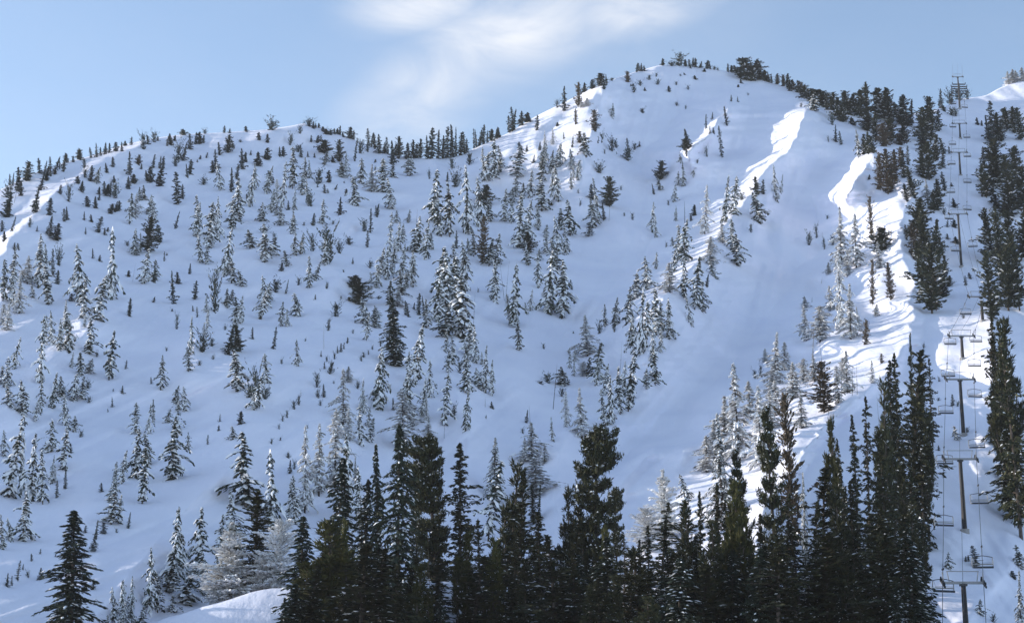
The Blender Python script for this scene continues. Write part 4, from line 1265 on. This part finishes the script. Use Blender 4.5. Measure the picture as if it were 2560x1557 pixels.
# ---------------------------------------------------------------- chairlift
def metal(name, col, rough, met=0.0):
    m, nt, b = new_mat(name)
    n = nt.nodes.new('ShaderNodeTexNoise')
    n.inputs['Scale'].default_value = 6
    n.inputs['Detail'].default_value = 5
    tc = nt.nodes.new('ShaderNodeTexCoord')
    nt.links.new(tc.outputs['Object'], n.inputs['Vector'])
    r = nt.nodes.new('ShaderNodeValToRGB')
    r.color_ramp.elements[0].color = (*[c * .7 for c in col], 1)
    r.color_ramp.elements[1].color = (*[min(1, c * 1.25) for c in col], 1)
    nt.links.new(n.outputs[0], r.inputs[0])
    nt.links.new(r.outputs[0], b.inputs['Base Color'])
    b.inputs['Roughness'].default_value = rough
    b.inputs['Metallic'].default_value = met
    return m


M_POLE = metal('brown_steel', (0.020, 0.016, 0.017), 0.7)
M_STEEL = metal('galvanised_steel', (0.30, 0.30, 0.30), 0.55, 0.2)
M_DARKSTEEL = metal('dark_steel', (0.035, 0.037, 0.042), 0.5)
M_SEAT = metal('seat_pad', (0.03, 0.035, 0.045), 0.7)
M_ROPE = metal('wire_rope', (0.05, 0.05, 0.055), 0.6)
M_CONC = metal('concrete', (0.32, 0.31, 0.30), 0.9)


class MB:
    def __init__(self):
        self.v, self.f = [], []

    def box(self, c, s, rot=None):
        b = len(self.v)
        for dx in (-.5, .5):
            for dy in (-.5, .5):
                for dz in (-.5, .5):
                    q = Vector((dx * s[0], dy * s[1], dz * s[2]))
                    if rot:
                        q = rot @ q
                    self.v.append(tuple(Vector(c) + q))
        for f in ((0, 1, 3, 2), (4, 6, 7, 5), (0, 4, 5, 1), (2, 3, 7, 6), (0, 2, 6, 4), (1, 5, 7, 3)):
            self.f.append(tuple(b + i for i in f))

    def tube(self, pts, r, sides=8):
        rr = r if isinstance(r, (list, tuple)) else [r] * len(pts)
        tube(self.v, self.f, [tuple(p) for p in pts], rr, sides)

    def build(self, name, mat, parent=None):
        return link(name, mesh_from(name, self.v, self.f, [mat]), parent)


HEADS = []


def make_tower(u, varm, Yb, half, label, vb=None, shift=0.0, frame=True):
    """steel T tower: foot on the snow in bearing u at distance Yb, arm at photograph row varm"""
    if vb is None:
        vb = base_v(u, Yb)
    p = point(u, vb, Yb)
    m = mpp(varm, Yb)
    dx, dy, dz = ray(u, varm)
    top = float(dz / dy * Yb)
    h = top - p.z
    t = link('lift_tower', None, None, (p.x, p.y, p.z))
    tag(t, label, 'lift tower', 'chairlift towers up the run')
    a = MB()
    a.tube([(0, 0, -1.0), (0, 0, h * .5), (0, 0, h - .12)], [.40, .34, .29], 14)
    a.build('pole', M_POLE, t)
    a = MB()
    a.tube([(0, 0, -1.2), (0, 0, .35)], .75, 12)
    a.build('footing', M_CONC, t)
    a = MB()
    a.box((shift, 0, h), (2 * half, .34, .30))
    a.build('crossarm', M_STEEL, t)
    a = MB()
    a.box((0, 0, h - .28), (.9, .6, .22))
    a.build('saddle_plate', M_DARKSTEEL, t)
    if frame:
        for s in (-1, 1):
            a = MB()
            xo = shift + s * half * .98
            a.tube([(xo - s * .75, 0, h + .15), (xo - s * .55, 0, h + 1.35)], .06, 6)
            a.tube([(xo - s * .08, 0, h + .15), (xo + s * .05, 0, h + 1.3)], .06, 6)
            a.build('lifting_frame', M_STEEL, t)
        a = MB()
        a.box((shift, 0, h + 1.40), (2 * half - 1.0, .12, .10))
        a.build('walkway_rail', M_STEEL, t)
    sl = math.radians(27)
    for s in (-1, 1):
        a = MB()
        xo = shift + s * half
        a.box((xo, 0, h - .10), (.16, 2.8, .26), Matrix.Rotation(sl, 3, 'X'))
        st = a.build('sheave_train', M_DARKSTEEL, t)
        for q in (-1.05, -.35, .35, 1.05):
            b = MB()
            c = Vector((xo, q * math.cos(sl), h + .22 + q * math.sin(sl)))
            b.tube([c + Vector((-.06, 0, 0)), c + Vector((.06, 0, 0))], .22, 10)
            b.build('sheave', M_DARKSTEEL, st)
    a = MB()
    for s in (-.17, .17):
        a.tube([(s, -.46, .8), (s, -.40, h - .4)], .025, 4)
    for q in np.arange(1.0, h - .4, .45):
        a.box((0, -.43, q), (.36, .03, .03))
    a.build('ladder', M_DARKSTEEL, t)
    HEADS.append((p.y, (p.x + shift - half, p.y, top + .45), (p.x + shift + half, p.y, top + .45), (p.x, p.y, top + 1.2)))
    return t


TOWERS = [
    (2420.4, 1456, 234, 2.5, 'lift tower nearest the bottom edge, its foot cut off by the picture'),
    (2412.2, 1147, 304, 2.65, 'tall lift tower with sunlit brown pole, second from the bottom'),
    (2409.0, 948, 361, 2.75, 'lift tower just below the bright snow bench, third from the bottom'),
    (2407.3, 840, 412, 2.8, 'lift tower standing on the bright snow bench, wide frame on top'),
    (2457.0, 742, 452, 2.0, 'lift tower set right of the line above the bright bench'),
    (2403.7, 535, 556, 2.75, 'dark lift tower halfway up beside the left trees'),
    (2401.6, 381, 652, 2.8, 'dark lift tower near the top, lower of the close pair'),
    (2401.0, 309, 735, 2.8, 'dark lift tower near the top, upper of the close pair'),
    (2399.8, 192.6, 806, 2.3, 'topmost lift tower against the blue sky'),
]
for i, (u, va, Y, half, lab) in enumerate(TOWERS):
    make_tower(u, va, Y, half, lab, shift=(-1.1 if i == 4 else 0.0))

# stacked mast of crossbars at the top of the lift
tb = point(2400, 252)
t = link('lift_mast', None, None, tuple(tb))
tag(t, 'mast with five stacked crossbars behind the topmost lift tower', 'lift mast')
a = MB()
a.tube([(0, 0, -.5), (0, 0, 8.6)], [.45, .35], 10)
a.build('pole', M_DARKSTEEL, t)
for q, hw in ((3.6, 3.7), (4.8, 3.9), (5.9, 3.5), (7.0, 3.7), (8.2, 3.0)):
    a = MB()
    a.box((0, 0, q), (hw * 2, .5, .42))
    for s in (-1, 1):
        a.box((s * hw, 0, q + .5), (.3, .3, .9))
    a.build('crossbar', M_DARKSTEEL, t)

# ropes: catenary through the tower heads, station to station
HEADS.sort()
LINE = [HEADS[i] for i in range(len(HEADS))]
lo, hi = LINE[0], LINE[-1]


def extend(a, b, d):
    a, b = Vector(a), Vector(b)
    return a + (a - b).normalized() * d


def rope_points(idx):
    P = [extend(LINE[0][idx], LINE[1][idx], 70)] + [Vector(h[idx]) for h in LINE] + [extend(LINE[-1][idx], LINE[-2][idx], 25)]
    out = []
    for a, b in zip(P[:-1], P[1:]):
        L = (b - a).length
        for k in range(12):
            s = k / 12
            q = a.lerp(b, s)
            q.z -= 4 * s * (1 - s) * L * 0.012
            out.append(q)
    out.append(P[-1])
    return out


ROPES = {}
for idx, nm, lab in ((1, 'haul_rope', 'thin haul rope carrying the left row of chairs'), (2, 'haul_rope', 'thin haul rope carrying the right row of chairs')):
    pts = rope_points(idx)
    ROPES[idx] = pts
    a = MB()
    a.tube(pts, .04, 5)
    o = a.build(nm, M_ROPE)
    tag(o, lab, 'cable', 'chairlift haul ropes')
a = MB()
a.tube(rope_points(3), .028, 4)
tag(a.build('signal_cable', M_ROPE), 'fine signal cable strung between the tower tops', 'cable')


# chairs
def chair_parts():
    parts = {}
    a = MB()
    a.tube([(0, 0, .05), (0, 0, -.6), (0, .12, -1.15)], .055, 6)
    parts['hanger'] = (a, M_STEEL)
    a = MB()
    a.box((0, 0, 0.02), (.16, .5, .22))
    a.box((0, -.3, .10), (.10, .18, .12))
    parts['grip'] = (a, M_DARKSTEEL)
    a = MB()
    a.tube([(-1.32, .1, -1.38), (-.6, .1, -1.24), (0, .1, -1.16), (.6, .1, -1.24), (1.32, .1, -1.38)], .05, 6)
    parts['top_bail'] = (a, M_DARKSTEEL)
    side = MB()
    side.tube([(-1.32, .1, -1.38), (-1.36, .12, -2.1), (-1.34, .02, -2.72), (-1.30, -.45, -2.74)], .065, 6)
    parts['side_frame'] = (side, M_STEEL)
    a = MB()
    a.box((0, -.18, -2.72), (2.62, .55, .16))
    a.box((0, -.48, -2.78), (2.62, .10, .26))
    parts['seat'] = (a, M_SEAT)
    a = MB()
    a.box((0, .14, -2.30), (2.60, .05, .16))
    parts['back_slat'] = (a, M_STEEL)
    a = MB()
    a.tube([(-1.25, -.1, -1.5), (-1.2, -.5, -2.2), (1.2, -.5, -2.2), (1.25, -.1, -1.5)], .03, 5)
    parts['safety_bar'] = (a, M_STEEL)
    return {k: (mesh_from(k, p.v, p.f, [m]), m) for k, (p, m) in parts.items()}


CH = chair_parts()
SIDE2 = MB()
SIDE2.tube([(1.32, .1, -1.38), (1.36, .12, -2.1), (1.34, .02, -2.72), (1.30, -.45, -2.74)], .065, 6)
SIDE2 = mesh_from('side_frame', SIDE2.v, SIDE2.f, [M_STEEL])


def hang_chair(idx, vseat, label):
    """find the place on the rope whose chair seat shows at photograph row vseat"""
    best = None
    pts = ROPES[idx]
    for a, b in zip(pts[:-1], pts[1:]):
        for k in range(8):
            q = a.lerp(b, k / 8)
            zc = q.y * math.cos(TILT) + (q.z - 2.8) * math.sin(TILT)
            yc = (q.z - 2.8) * math.cos(TILT) - q.y * math.sin(TILT)
            v = CV - F * yc / zc
            if best is None or abs(v - vseat) < best[0]:
                best = (abs(v - vseat), q)
    q = best[1]
    o = link('lift_chair', None, None, tuple(q))
    for k, (me, m) in CH.items():
        link(k, me, o)
    link('side_frame', SIDE2, o)
    o.rotation_euler = (0, random.Random(int(vseat)).gauss(0, .03), random.Random(int(vseat) + 1).gauss(0, .05))
    tag(o, label, 'lift chair', 'chairs on the %s rope' % ('left' if idx == 1 else 'right'))


LEFT = [1027 + y / S8 for y in (1280, 810, 375)] + [600 + y / S8 for y in (1230, 965, 740, 527, 80)] + [100 + y / S8 for y in (1268, 1080, 883, 742, 618, 455)]
RIGHT = [1027 + y / S8 for y in (1108, 652, 264)] + [600 + y / S8 for y in (1112, 892, 722, 52)] + [100 + y / S8 for y in (1205, 1012, 828, 692, 480)]
for side, rows, idx in (('left', LEFT, 1), ('right', RIGHT, 2)):
    for i, v in enumerate(rows):
        if i == 0:
            lab = 'lowest empty chair on the %s rope, above the bottom edge' % side
        elif i == len(rows) - 1:
            lab = 'topmost empty chair on the %s rope, near the crest' % side
        else:
            lab = 'empty chair on the %s rope, %s up from the bottom' % (side, ORD[i])
        hang_chair(idx, v, lab)
